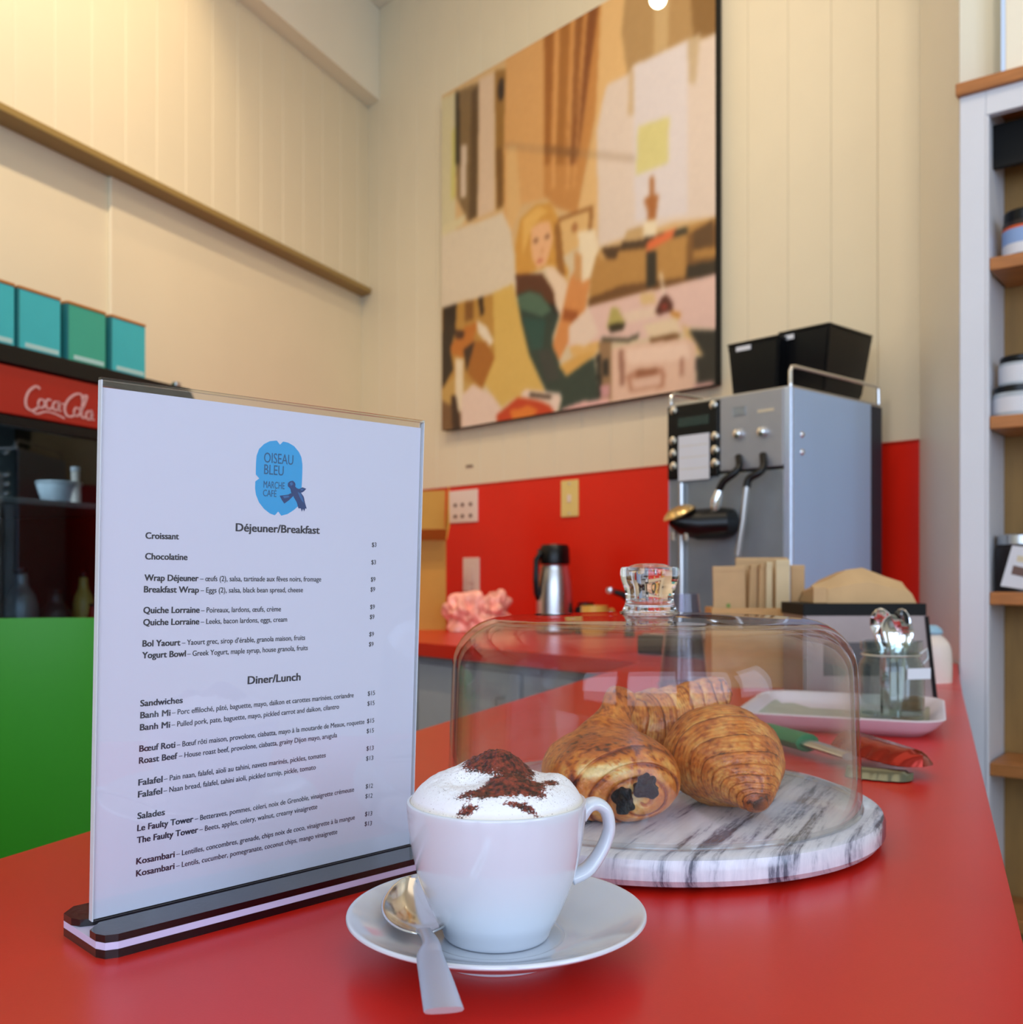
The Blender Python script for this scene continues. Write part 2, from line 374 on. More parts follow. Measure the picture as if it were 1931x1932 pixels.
backc = empty('back_counter', (0, 0, 0), 0, 'red laminate back counter along the wall under the coffee machine', 'counter')
wallb = 2.369
lw = -1.0
P1 = on_front(rc, fb); P2 = (0.915, 2.02)
obj('countertop', prism(B(), [on_front(-2.20, fb), (Bq[0], Bq[1]), (0.895, 2.02), (0.925, 2.085), (0.985, 2.44), on_front(-0.04, wallb), on_front(-2.225, wallb)], CT-0.036, CT, bev=0.0012), M['red_top'], backc)
fcb = Frame(on_front(-2.1, fb+0.035)+(0,), AB)
cabb = empty('base_cabinet', on_front(-2.1, fb+0.035)+(0,), AB, 'light grey base cabinets under the red back counter', 'cabinet')
obj('body', mbox(0, 1.72, 0.02, 0.64, 0.0, CT-0.0365), M['grey_body'], cabb)
for i in range(4):
    d = obj('door', mbox(0.01+i*0.43, 0.43*(i+1)-0.005, 0, 0.0195, 0.10, CT-0.06, bev=0.002), M['grey_body'], cabb)
    obj('handle', tube(B(), [(0.37+i*0.43, -0.001, 0.70), (0.37+i*0.43, -0.025, 0.70), (0.37+i*0.43, -0.025, 0.80), (0.37+i*0.43, -0.001, 0.80)], 0.004, 8, up=(1, 0, 0)), M['steel'], d)

# ------------------------------------------------------------------ big wall picture (flat print)
PZ0, PZ1 = CAMZ+0.535, CAMZ+1.80
cpic = 2.381-0.040
pl = ray_plane(834, 500, NB, cpic); prr = ray_plane(1350, 500, NB, cpic)
PW = (prr.xy-pl.xy).length
pic = empty('wall_picture', (pl.x, pl.y, PZ0), AB, 'large square unframed photo print of a blonde woman reading on a sofa', 'picture')
FP = Frame((pl.x, pl.y, PZ0), AB); PH = PZ1-PZ0
obj('backing_panel', mbox(0, PW, 0.0008, 0.028, 0, PH, bev=0.001), M['black_matte'], pic)
obj('hanging_rail', mbox(0.1, PW-0.1, 0.0281, 0.0385, PH-0.2, PH-0.15), M['steel'], pic)
NG = 300
img = np.zeros((NG+1, NG+1, 3)); img[:] = (216, 196, 160)
gx, gz = np.meshgrid(np.linspace(0, PW, NG+1), np.linspace(0, PH, NG+1))
def z2(*p): return [FP.hit(800+x/3.218, y/3.218) for x, y in p]
def z3(*p): return [FP.hit(800+x/3.218, 380+y/3.218) for x, y in p]
def paint(pts, col, alpha=1.0):
    ins_ = np.zeros(gx.shape, bool); n = len(pts)
    for i in range(n):
        (x0, y0), (x1, y1) = pts[i], pts[(i+1) % n]
        if abs(y1-y0) < 1e-9: continue
        ins_ ^= ((y0 > gz) != (y1 > gz)) & (gx < (x1-x0)*(gz-y0)/(y1-y0)+x0)
    img[ins_] = img[ins_]*(1-alpha)+np.array(col)*alpha
def spotp(c, rx, rz_, col, alpha=1.0, zf=z3):
    (x, z) = zf(c)[0]; sc = 1/3.218/F*3.3
    ins_ = ((gx-x)/(rx*sc*1.25))**2+((gz-z)/(rz_*sc))**2 < 1
    img[ins_] = img[ins_]*(1-alpha)+np.array(col)*alpha
def blur(n):
    global img
    for _ in range(n):
        p = np.pad(img, ((1, 1), (1, 1), (0, 0)), 'edge')
        img = (p[:-2, 1:-1]+p[2:, 1:-1]+p[1:-1, :-2]+p[1:-1, 2:]+2*p[1:-1, 1:-1])/6
paint(z2((100, -400), (2000, -400), (2000, 1500), (100, 1500)), (214, 176, 122))
paint(z2((100, 600), (200, 560), (190, 1400), (100, 1450)), (212, 200, 158))
paint(z2((172, 800), (195, 760), (190, 1200), (165, 1220)), (206, 196, 110))
paint(z2((192, 560), (335, 500), (325, 1320), (268, 1345), (200, 1200)), (128, 100, 62))
paint(z2((192, 560), (215, 560), (218, 1000), (192, 1000)), (48, 38, 24))
paint(z2((228, 880), (262, 880), (255, 1200), (220, 1200)), (214, 192, 168))
paint(z2((290, 560), (330, 520), (325, 1320), (275, 1340)), (92, 66, 36))
paint(z2((335, 480), (430, 440), (430, 1280), (330, 1320)), (218, 190, 160))
paint(z2((430, 430), (500, 420), (485, 1260), (440, 1275)), (150, 106, 44))
spotp((470, 545), 26, 75, (44, 26, 14), zf=z2)
paint(z2((435, 900), (480, 900), (478, 1250), (445, 1260)), (104, 66, 24), 0.7)
paint(z2((500, 300), (730, 200), (730, 1210), (600, 1240), (490, 1420), (485, 900)), (216, 162, 98))
paint(z2((505, 900), (560, 880), (590, 1250), (500, 1500)), (222, 178, 116))
# curtain
paint(z2((728, 150), (1090, 0), (1060, 600), (930, 1300), (800, 1260), (728, 1190)), (196, 134, 68))
for (x0, x1, xb0, xb1, c) in ((730, 800, 735, 765, (158, 96, 36)), (835, 900, 800, 850, (166, 106, 44)), (930, 985, 860, 900, (150, 92, 40)), (1010, 1080, 890, 930, (132, 74, 30))):
    paint(z2((x0, -50), (x1, -100), (xb1, 1000), (xb0, 1000)), c)
for (x0, x1, xb0, xb1) in ((806, 830, 775, 795), (905, 925, 865, 880), (990, 1005, 905, 915)):
    paint(z2((x0, -50), (x1, -100), (xb1, 1150), (xb0, 1150)), (218, 158, 92))
paint(z2((1085, -200), (1270, -300), (1240, 480), (1090, 620), (1050, 1450), (930, 1300), (1040, 800)), (224, 182, 122))
paint(z2((1250, -300), (2000, -500), (2000, 250), (1600, 290), (1450, 330), (1280, 400), (1240, 480), (1200, 200)), (178, 142, 92))
paint(z2((1400, -300), (1500, -300), (1480, 300), (1400, 330)), (200, 168, 118))
paint(z2((1600, -300), (2000, -300), (2000, 220), (1700, 220), (1640, 260)), (140, 104, 58))
paint(z2((1110, 520), (1240, 455), (1275, 395), (1450, 320), (1600, 245), (1700, 240), (2000, 80), (2000, 1290), (1500, 1350), (1060, 1500), (1050, 800), (1085, 620)), (224, 206, 190))
paint(z2((1275, 400), (1600, 250), (1600, 1300), (1280, 1350)), (222, 212, 210))
paint(z2((1600, 240), (1680, 200), (1650, 520), (1610, 500)), (200, 176, 140))
paint(z2((1245, 440), (1275, 420), (1275, 700), (1240, 700)), (206, 178, 140))
paint(z2((490, 860), (1280, 940), (1280, 990), (490, 910)), (150, 120, 88), 0.28)  # faint shadow band across the picture, blended into the print colours
paint(z2((728, 875), (940, 905), (930, 960), (728, 935)), (110, 64, 24), 0.45)  # same painted shadow band, deeper over the curtain
paint(z2((1300, 770), (1490, 708), (1482, 992), (1288, 1062)), (216, 206, 138))
paint(z2((1372, 1075), (1394, 1068), (1400, 1180), (1425, 1188), (1412, 1290), (1400, 1400), (1352, 1400), (1362, 1290), (1335, 1212), (1370, 1190)), (168, 98, 44))
blur(1)
# lower half
paint(z3((100, 210), (480, 70), (530, 180), (552, 400), (560, 510), (350, 590), (100, 650)), (220, 204, 178))
paint(z3((110, 150), (260, 80), (230, 150), (160, 180), (110, 215)), (218, 204, 160))
paint(z3((350, 590), (540, 500), (590, 700), (650, 950), (740, 1165), (560, 1190), (470, 1250), (370, 1110), (430, 900)), (216, 178, 92))
paint(z3((105, 650), (420, 560), (430, 950), (360, 1140), (230, 1100), (100, 1160)), (186, 138, 62))
paint(z3((115, 650), (200, 625), (190, 800), (160, 900), (180, 1020), (110, 1140)), (44, 30, 20))
paint(z3((330, 590), (360, 580), (365, 680), (345, 700)), (48, 30, 18))
paint(z3((250, 610), (300, 600), (300, 720), (250, 730)), (130, 84, 34))
paint(z3((160, 880), (250, 760), (330, 730), (300, 850), (250, 950), (170, 930)), (190, 112, 38))
paint(z3((190, 780), (250, 790), (240, 830), (190, 840)), (70, 36, 16))
paint(z3((320, 720), (380, 760), (425, 850), (400, 880), (330, 800)), (232, 216, 190))
paint(z3((290, 850), (380, 850), (432, 950), (350, 1135), (270, 1050)), (166, 100, 30))
paint(z3((240, 900), (310, 850), (280, 960), (260, 1040)), (60, 36, 20))
paint(z3((100, 1150), (190, 1060), (300, 1110), (230, 1250), (100, 1250)), (196, 156, 84))
paint(z3((190, 950), (242, 960), (240, 1300), (190, 1300)), (232, 214, 180))
paint(z3((100, 1200), (190, 1260), (240, 1290), (230, 1420), (100, 1420)), (120, 84, 50))
paint(z3((165, 1180), (195, 1180), (225, 1380), (175, 1400)), (56, 32, 20))
paint(z3((230, 1180), (300, 1110), (420, 1180), (470, 1260), (430, 1360), (225, 1400)), (230, 204, 186))
# dresser and table behind
paint(z3((1020, 330), (2000, 30), (2000, 480), (1000, 640)), (182, 132, 66))
paint(z3((1060, 290), (1170, 290), (1170, 350), (1060, 350)), (206, 160, 96))
paint(z3((1000, 590), (1200, 510), (1760, 440), (1760, 470), (1000, 640)), (90, 52, 20), 0.8)
paint(z3((1075, 285), (1350, 250), (1350, 285), (1180, 300), (1170, 350), (1110, 350)), (70, 42, 18))
paint(z3((1200, 245), (1600, 160), (1600, 200), (1200, 285)), (50, 30, 16))
paint(z3((1350, 310), (1408, 300), (1412, 510), (1350, 525)), (20, 16, 12))
paint(z3((1600, 200), (2000, 60), (2000, 440), (1590, 460)), (120, 78, 30))
paint(z3((1640, 180), (1760, 110), (1760, 260), (1640, 300)), (86, 54, 22))
paint(z3((1600, 390), (2000, 320), (2000, 440), (1590, 470)), (30, 20, 12))
paint(z3((1640, 300), (2000, 240), (2000, 300), (1640, 350)), (176, 126, 60))
paint(z3((1230, 180), (1330, 150), (1340, 235), (1210, 250)), (196, 160, 108))
paint(z3((1340, 120), (1410, 110), (1410, 210), (1330, 220)), (236, 220, 186))
paint(z3((1350, 250), (1420, 210), (1530, 160), (1540, 200), (1440, 260), (1355, 305)), (222, 104, 54))
spotp((1560, 185), 40, 22, (46, 40, 26))
paint(z3((820, 100), (1020, 30), (1020, 60), (1010, 230), (860, 330), (830, 330)), (222, 180, 116))
for q in (((800, 110), (1030, 20), (1030, 45), (800, 135)), ((800, 110), (825, 110), (845, 400), (820, 400)), ((1005, 30), (1030, 25), (1020, 180), (1000, 180))): paint(z3(*q), (150, 96, 44))
spotp((915, 160), 22, 30, (170, 110, 60))
# pink table top
paint(z3((990, 640), (1750, 445), (2000, 420), (2000, 800), (1600, 760), (1560, 800), (1080, 870), (860, 880), (890, 740)), (228, 192, 178))
# woman
paint(z3((560, 450), (552, 280), (585, 110), (680, 20), (770, 10), (815, 100), (820, 220), (832, 330), (880, 420), (870, 500), (790, 500), (740, 400), (640, 440)), (208, 150, 62))
paint(z3((600, 110), (690, 35), (760, 60), (700, 100), (640, 200), (600, 330)), (228, 178, 92))
paint(z3((790, 130), (830, 150), (860, 460), (810, 430)), (150, 96, 36))
paint(z3((650, 170), (700, 130), (765, 120), (785, 230), (760, 330), (740, 385), (690, 412), (655, 340)), (232, 178, 130))
spotp((680, 238), 18, 13, (110, 66, 40)); spotp((748, 215), 16, 12, (110, 66, 40))
spotp((705, 362), 24, 11, (196, 96, 72)); spotp((720, 300), 9, 24, (214, 150, 104))
paint(z3((558, 445), (640, 440), (720, 440), (800, 560), (835, 640), (820, 700), (700, 640), (560, 570)), (86, 42, 20))
paint(z3((730, 610), (830, 640), (820, 700), (760, 700)), (20, 14, 12))
paint(z3((735, 400), (780, 390), (862, 470), (884, 560), (830, 700), (800, 640), (790, 560)), (234, 208, 178))
paint(z3((565, 570), (640, 540), (710, 560), (820, 700), (780, 830), (790, 900), (820, 975), (860, 1060), (1035, 945), (1065, 1200), (960, 1215), (820, 1280), (840, 1190), (740, 1150), (640, 930), (590, 720)), (38, 58, 50))
paint(z3((565, 580), (640, 545), (710, 570), (780, 660), (720, 700), (590, 660)), (74, 104, 84))
paint(z3((600, 700), (740, 720), (720, 900), (650, 900)), (30, 74, 66))
paint(z3((690, 900), (770, 900), (830, 1080), (740, 1100)), (52, 58, 54))
paint(z3((820, 1000), (1040, 870), (1045, 930), (870, 1062)), (216, 166, 84))
paint(z3((880, 880), (1060, 850), (1070, 900), (900, 940)), (224, 178, 104))
paint(z3((885, 470), (930, 400), (1010, 480), (985, 640), (930, 800), (870, 870), (820, 972), (780, 880), (835, 690)), (214, 140, 76))
paint(z3((850, 650), (940, 670), (930, 740), (840, 720)), (160, 84, 36))
paint(z3((880, 760), (1000, 640), (1060, 800), (980, 880), (880, 860)), (232, 208, 186))
paint(z3((935, 185), (1040, 170), (1060, 280), (1010, 470), (960, 490), (950, 330)), (238, 220, 186))
paint(z3((915, 300), (960, 330), (955, 480), (910, 470)), (206, 150, 90))
paint(z3((1060, 850), (1140, 850), (1140, 1210), (1060, 1210)), (150, 116, 80))
paint(z3((1045, 930), (1075, 930), (1080, 1190), (1060, 1200)), (26, 24, 22))
paint(z3((1085, 960), (1125, 960), (1125, 1060), (1085, 1060)), (30, 26, 24))
paint(z3((1070, 1120), (1130, 1110), (1130, 1180), (1075, 1190)), (206, 150, 150))
# breakfast things on the table
paint(z3((1140, 640), (1180, 650), (1225, 740), (1180, 790), (1110, 770)), (180, 166, 92))
paint(z3((1120, 750), (1220, 735), (1215, 780), (1130, 795)), (40, 34, 18))
paint(z3((1075, 825), (1240, 830), (1310, 800), (1300, 830), (1240, 855), (1080, 850)), (70, 66, 50))
paint(z3((1200, 680), (1400, 640), (1420, 700), (1240, 740)), (232, 206, 180))
paint(z3((1310, 560), (1400, 555), (1410, 620), (1320, 630)), (220, 186, 130))
paint(z3((1405, 670), (1440, 590), (1470, 565), (1515, 620), (1510, 665), (1430, 690)), (70, 26, 20))
spotp((1460, 640), 22, 20, (140, 44, 36))
paint(z3((1500, 660), (1560, 680), (1550, 720), (1500, 690)), (196, 130, 46))
paint(z3((1430, 430), (1445, 430), (1465, 570), (1450, 570)), (232, 214, 190))
paint(z3((1330, 750), (1540, 700), (1555, 800), (1540, 830), (1380, 850)), (230, 206, 170))
paint(z3((1370, 830), (1550, 800), (1550, 830), (1380, 865)), (110, 70, 34))
paint(z3((1560, 740), (1640, 790), (1710, 900), (1690, 950), (1600, 860)), (216, 180, 120))
paint(z3((1610, 780), (2000, 790), (2000, 1100), (1660, 1130), (1650, 950), (1700, 940)), (32, 34, 32))
paint(z3((1140, 900), (1230, 870), (1600, 830), (1650, 860), (1655, 1130), (1140, 1230)), (230, 192, 166))
paint(z3((1230, 900), (1600, 860), (1620, 960), (1240, 990)), (240, 208, 184))
paint(z3((1180, 900), (1215, 900), (1220, 1120), (1190, 1120)), (160, 112, 92))
paint(z3((1550, 950), (1580, 950), (1580, 1060), (1550, 1060)), (180, 130, 108))
paint(z3((1225, 1060), (1290, 1020), (1450, 1005), (1470, 1050), (1460, 1130), (1250, 1160)), (190, 136, 108))
paint(z3((1260, 1080), (1440, 1050), (1440, 1110), (1270, 1140)), (228, 190, 166))
paint(z3((1290, 1030), (1420, 1010), (1420, 1050), (1290, 1070)), (150, 92, 62))
paint(z3((1640, 1110), (1760, 1090), (1760, 1150), (1640, 1170)), (206, 160, 150))
paint(z3((840, 1260), (960, 1215), (1130, 1195), (1130, 1240), (830, 1300)), (232, 180, 172))
paint(z3((440, 1300), (570, 1190), (700, 1210), (790, 1250), (800, 1300), (450, 1360)), (196, 60, 22))
paint(z3((520, 1270), (640, 1240), (700, 1270), (640, 1320), (540, 1330)), (226, 124, 42))
paint(z3((580, 1175), (620, 1140), (830, 1165), (830, 1215), (800, 1290), (760, 1230)), (232, 208, 190))
paint(z3((640, 1160), (780, 1180), (770, 1200), (640, 1185)), (50, 34, 22))
img += 4*RNG.standard_normal((NG+1, NG+1, 1))*np.array([1, 1, 0.8]); img = np.clip(img, 6, 250)
blur(6)
lin = np.where(img/255 <= 0.04045, img/255/12.92, ((img/255+0.055)/1.055)**2.4)
me = bpy.data.meshes.new('print'); nn = NG+1
vv = np.zeros((nn*nn, 3)); vv[:, 0] = gx.ravel(); vv[:, 2] = gz.ravel()
idx = np.arange(nn*nn).reshape(nn, nn)
qq = np.stack([idx[:-1, :-1], idx[:-1, 1:], idx[1:, 1:], idx[1:, :-1]], -1).reshape(-1, 4)
me.from_pydata(vv.tolist(), [], qq.tolist())
ca = me.color_attributes.new('Print', 'FLOAT_COLOR', 'POINT')
cc = np.ones((nn*nn, 4)); cc[:, :3] = lin.reshape(-1, 3); ca.data.foreach_set('color', cc.ravel())
me.materials.append(mat('printed_photo', (1, 1, 1, 1), 0.32, attr='Print', coat=0.15))
po = bpy.data.objects.new('print', me); COL.objects.link(po); po.parent = pic

# ------------------------------------------------------------------ small fittings on the back wall
def wall_plate(name, label, px0, px1, py0, py1, m, cat, slots):
    c = 2.381-0.0042
    a = ray_plane(px0, py1, NB, c); b = ray_plane(px1, py1, NB, c); t = ray_plane((px0+px1)/2, py0, NB, c); bt = ray_plane((px0+px1)/2, py1, NB, c)
    wdt = (b.xy-a.xy).length; h = t.z-bt.z
    e = empty(name, (a.x, a.y, bt.z), AB, label, cat)
    obj('cover_plate', mbox(0, wdt, -0.006, -0.0002, 0, h, bev=0.002), m, e)
    for (u0, u1, v0, v1, sm, nm) in slots:
        obj(nm, mbox(u0*wdt, u1*wdt, -0.0085, -0.0058, v0*h, v1*h, bev=0.0008, seg=1), sm, e)
    return e
dots = [(x-0.05, x+0.05, y-0.05, y+0.05, M['slot'], 'slot') for x in (0.25, 0.5, 0.78) for y in (0.2, 0.55)]
wall_plate('wall_outlet', 'wide white outlet plate with six dark holes beside the cardboard box', 849, 903, 925, 986, M['plate_white'], 'outlet', dots)
wall_plate('light_switch', 'cream yellow switch plate on the red panel above the thermos', 1061, 1093, 906, 975, M['plate_cream'], 'switch', [(0.40, 0.60, 0.40, 0.60, M['plate_white'], 'toggle'), (0.45, 0.55, 0.08, 0.12, M['steel'], 'screw'), (0.45, 0.55, 0.88, 0.92, M['steel'], 'screw')])
wall_plate('light_switch', 'narrow white switch plate low on the red panel above the pink bag', 876, 906, 1052, 1116, M['plate_white'], 'switch', [(0.30, 0.70, 0.25, 0.75, M['plate_white'], 'rocker'), (0.45, 0.55, 0.06, 0.10, M['steel'], 'screw')])
p = ray_plane(880, 880, NB, 2.3808)
e = empty('wall_vent', (p.x, p.y, p.z), AB, 'tiny grey slotted plate on the cream wall under the picture', 'vent')
obj('plate', mbox(0, 0.045, -0.003, 0, -0.006, 0.006, bev=0.001), M['groove'], e)
for i in range(5): obj('slot', mbox(0.004+i*0.008, 0.009+i*0.008, -0.0045, -0.0028, -0.004, 0.004), M['slot'], e)

# ------------------------------------------------------------------ coffee machine
mc = 1.900
m0 = ray_plane(1260, 900, NB, mc); m1 = ray_plane(1489, 900, NB, mc)
MW = (m1.xy-m0.xy).length; MD = 0.395; MZ = 1.513-CT
FM = Frame((m0.x, m0.y, CT), AB)
mach = empty('coffee_machine', (m0.x, m0.y, CT), AB, 'silver automatic coffee machine with two black bean hoppers against red panel', 'coffee machine')
def mr(px0, px1, py0, py1, yl=0.0):
    x0, zt = FM.hit(px0, py0, yl); x1, zb = FM.hit(px1, py0, yl); _, zb = FM.hit(px0, py1, yl)
    return x0, x1, zb, zt
obj('body', mbox(0.004, MW-0.004, 0.012, MD, 0.02, MZ-0.004, bev=0.003), M['steel_grey'], mach)
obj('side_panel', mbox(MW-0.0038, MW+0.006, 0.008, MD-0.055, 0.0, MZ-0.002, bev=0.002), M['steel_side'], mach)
obj('dark_reflection_strip', mbox(MW-0.0038, MW+0.002, MD-0.0545, MD+0.004, 0.0, MZ-0.004, bev=0.001), mat('dark_reflection_steel', srgb(40, 48, 66), 0.35, 0.4), mach)  # dark end of the side panel's reflection, coloured in as a strip
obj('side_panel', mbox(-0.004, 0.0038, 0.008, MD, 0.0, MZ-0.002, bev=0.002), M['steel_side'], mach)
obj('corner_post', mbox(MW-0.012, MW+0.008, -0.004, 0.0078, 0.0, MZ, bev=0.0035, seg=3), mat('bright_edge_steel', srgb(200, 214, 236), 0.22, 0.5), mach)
obj('top_plate', mbox(-0.002, MW+0.002, 0.012, MD, MZ-0.0038, MZ+0.004, bev=0.002), M['steel'], mach)
x0, x1, zb, zt = mr(1360, 1486, 745, 893)
obj('front_panel', mbox(x0, MW-0.0125, -0.003, 0.0118, zb+0.004, MZ-0.002, bev=0.002), M['steel_front'], mach)
ZP = zb+0.004
obj('lower_panel', mbox(0.006, MW-0.0125, 0.0, 0.0118, 0.045, ZP-0.006, bev=0.002), M['steel_grey'], mach)
obj('shadow_gap', mbox(0.006, MW-0.013, 0.003, 0.0118, ZP-0.0055, ZP-0.0005), M['black_matte'], mach)
kp = obj('keypad', mbox(0.004, x0-0.003, -0.006, 0.0118, ZP-0.010, MZ-0.006, bev=0.003), M['black'], mach)
a0, a1, zb2, zt2 = mr(1281, 1339, 822, 908, -0.006)
obj('menu_card', mbox(a0, a1, -0.0075, -0.0061, zb2, zt2-0.002), M['label_white'], kp)
for i in range(3): obj('divider_line', mbox(a0+0.004, a1-0.004, -0.0078, -0.0076, zb2+(i+1)*(zt2-zb2)/4-0.0006, zb2+(i+1)*(zt2-zb2)/4+0.0006), M['groove'], kp)
a0, a1, zb2, zt2 = mr(1280, 1338, 790, 807, -0.006)
obj('display', mbox(a0, a1, -0.0072, -0.0061, zb2, zt2), M['lcd'], kp)
for (px, py) in ((1272, 775), (1347, 764), (1271, 832), (1271, 856), (1272, 880), (1350, 823), (1350, 849), (1350, 874)):
    u, v = FM.hit(px, py, -0.006)
    obj('button', lathe(B(), [(0.0105, 0), (0.0100, 0.003), (0.006, 0.005), (0, 0.0055)], 20), M['chrome'], kp, smooth=True, loc=(u, -0.0062, v)).rotation_euler = (PI/2, 0, 0)
for (px, py) in ((1395, 819), (1441, 815)):
    u, v = FM.hit(px, py, -0.003)
    obj('selector_knob', lathe(B(), [(0.013, 0), (0.0125, 0.004), (0.0095, 0.012), (0.004, 0.015), (0, 0.0155)], 24), M['chrome'], mach, smooth=True, loc=(u, -0.0032, v)).rotation_euler = (PI/2, 0, 0)
u, v = FM.hit(1384, 786, -0.003); obj('badge', mbox(u, u+0.034, -0.0042, -0.0031, v, v+0.020, bev=0.001, seg=1), M['steel_grey'], mach)
u, v = FM.hit(1430, 779, -0.003); obj('badge', mbox(u, u+0.042, -0.0038, -0.0031, v, v+0.006), M['groove'], mach)
# two steam / hot water wands
for (pts, tip) in (([(1394, 862), (1395, 880), (1385, 893), (1366, 908), (1357, 925)], [(1357, 925), (1352, 945), (1350, 962)]), ([(1440, 858), (1441, 880), (1432, 892), (1414, 903), (1409, 920)], [(1409, 918), (1402, 980), (1392, 1048)])):
    q = []
    for i, (px, py) in enumerate(pts):
        yl = (-0.004, -0.022, -0.034, -0.042, -0.044)[i]
        u, v = FM.hit(px, py, yl); q.append((u, yl, v))
    arm = obj('wand_arm', tube(B(), [tuple(s) for s in smooth_prof(q, 5)], 0.0085, 14), M['black'], mach, smooth=True)
    q = [(FM.hit(px, py, -0.046)[0], -0.046, FM.hit(px, py, -0.046)[1]) for px, py in tip]
    if len(pts) and tip[1][1] < 960: obj('wand_tip', tube(B(), q, [0.008, 0.013, 0.011], 16), M['chrome'], arm, smooth=True)
    else: obj('wand_tube', tube(B(), q, 0.0065, 14), M['steel'], arm, smooth=True)
# coffee spout head in front of the lower panel
u0, v0 = FM.hit(1300, 985, -0.07); u1, v1 = FM.hit(1350, 985, -0.05)
sp = obj('coffee_spout', tube(B(), [(u0-0.03, -0.095, v0+0.004), (u0-0.012, -0.085, v0), (u0+0.02, -0.06, v0-0.006), (u1+0.004, -0.03, v1-0.002), (u1, 0.0, v1)], [0.030, 0.038, 0.038, 0.034, 0.030], 24, ry=[0.014, 0.028, 0.036, 0.036, 0.034]), M['black'], mach, smooth=True)
uu, vv_ = FM.hit(1281, 968, -0.10)
ob = obj('spout_cap', lathe(B(), [(0, 0.016), (0.02, 0.014), (0.034, 0.006), (0.040, -0.002), (0.036, -0.006), (0, -0.006)], 32), M['gold'], sp, smooth=True, loc=(uu, -0.098, vv_)); ob.rotation_euler = (0.35, -0.25, 0)
for px in (1271, 1295):
    u, v = FM.hit(px, 1016, -0.09)
    obj('nozzle', tube(B(), [(u, -0.09, v+0.016), (u, -0.09, v-0.004)], [0.007, 0.0055], 12), M['chrome'], sp, smooth=True)
u, _ = FM.hit(1283, 1050, -0.012); obj('drain_pipe', tube(B(), [(u, -0.006, 0.05), (u, -0.006, ZP-0.02)], 0.0065, 12), M['steel'], mach, smooth=True)
obj('drip_tray', mbox(0.006, MW-0.01, -0.12, -0.0002, 0.0, 0.045, bev=0.004), M['black'], mach)
obj('drip_grate', mbox(0.016, MW-0.02, -0.112, -0.008, 0.0452, 0.049, bev=0.001), M['steel'], mach)
# gallery rail on top
rz_ = MZ+0.045
for sx in (MW+0.001, 0.003):
    q = [(sx, 0.004, MZ-0.002), (sx, 0.004, rz_-0.012), (sx, 0.010, rz_-0.002), (sx, 0.022, rz_), (sx, MD-0.03, rz_), (sx, MD-0.012, rz_-0.004), (sx, MD-0.01, MZ+0.003)]
    if sx < 0.1: q = [(sx, 0.010, MZ+0.003), (sx, 0.010, MZ+0.022), (sx, 0.02, MZ+0.028), (sx, MD-0.03, MZ+0.028), (sx, MD-0.02, MZ+0.003)]
    obj('gallery_rail', tube(B(), q, 0.0045, 10, up=(1, 0, 0)), M['chrome'], mach, smooth=True)
for (px, py) in ((1514, 820), (1514, 853)):
    a = (px-CX)/F
    # point on the side plane local x = MW+0.006
    c = (Vector((m0.x, m0.y)).dot(FM.x)+MW+0.006); Y = c/(FM.x.x*a+FM.x.y); P_ = Vector((a*Y, Y, CAMZ+(HY-py)/F*Y)); l_ = FM.loc(P_)
    obj('rivet', lathe(B(), [(0.007, 0), (0.005, 0.003), (0, 0.004)], 16), M['chrome'], mach, smooth=True, loc=(MW+0.0062, l_.y, l_.z)).rotation_euler = (0, PI/2, 0)
for i, (xa, xb, ya, yb, h, lbx) in enumerate(((0.128, 0.258, 0.035, 0.235, 0.094, 0.20), (0.205, 0.345, 0.115, 0.36, 0.150, 0.2))):
    pass
def hopper(px_l, px_r, yl, yd, py_top, h_in, lab):
    xl, zt = FM.hit(px_l, py_top, yl); xr, _ = FM.hit(px_r, py_top, yl)
    z0 = MZ+0.0042
    bm = B(); rings = []
    for z, ix in ((z0, h_in), (z0+0.02, h_in*0.62), (zt-0.012, 0.003), (zt, 0.0)):
        rings.append([bm.verts.new(p) for p in ((xl+ix, yl+ix*0.6, z), (xr-ix, yl+ix*0.6, z), (xr-ix, yl+yd-ix*0.6, z), (xl+ix, yl+yd-ix*0.6, z))])
    for a, b in zip(rings, rings[1:]):
        for k in range(4): bm.faces.new((a[k], a[(k+1) % 4], b[(k+1) % 4], b[k]))
    bm.faces.new(rings[0][::-1]); bm.faces.new(rings[-1])
    bmesh.ops.bevel(bm, geom=bm.edges[:], offset=0.004, segments=2, affect='EDGES')
    hp = obj('bean_hopper', bm, M['black'], mach, smooth=True)
    obj('lid', mbox(xl+0.001, xr-0.001, yl+0.001, yl+yd-0.001, zt-0.001, zt+0.006, bev=0.002), M['black'], hp)
    obj('sticker', mbox(xl+(xr-xl)*lab, xl+(xr-xl)*(lab+0.28), yl-0.0022, yl-0.0008, zt-0.017, zt-0.006), M['label_white'], hp)
    return hp
hopper(1371, 1470, 0.150, 0.14, 655, 0.020, 0.2)
hopper(1467, 1566, 0.188, 0.20, 632, 0.036, 0.05)

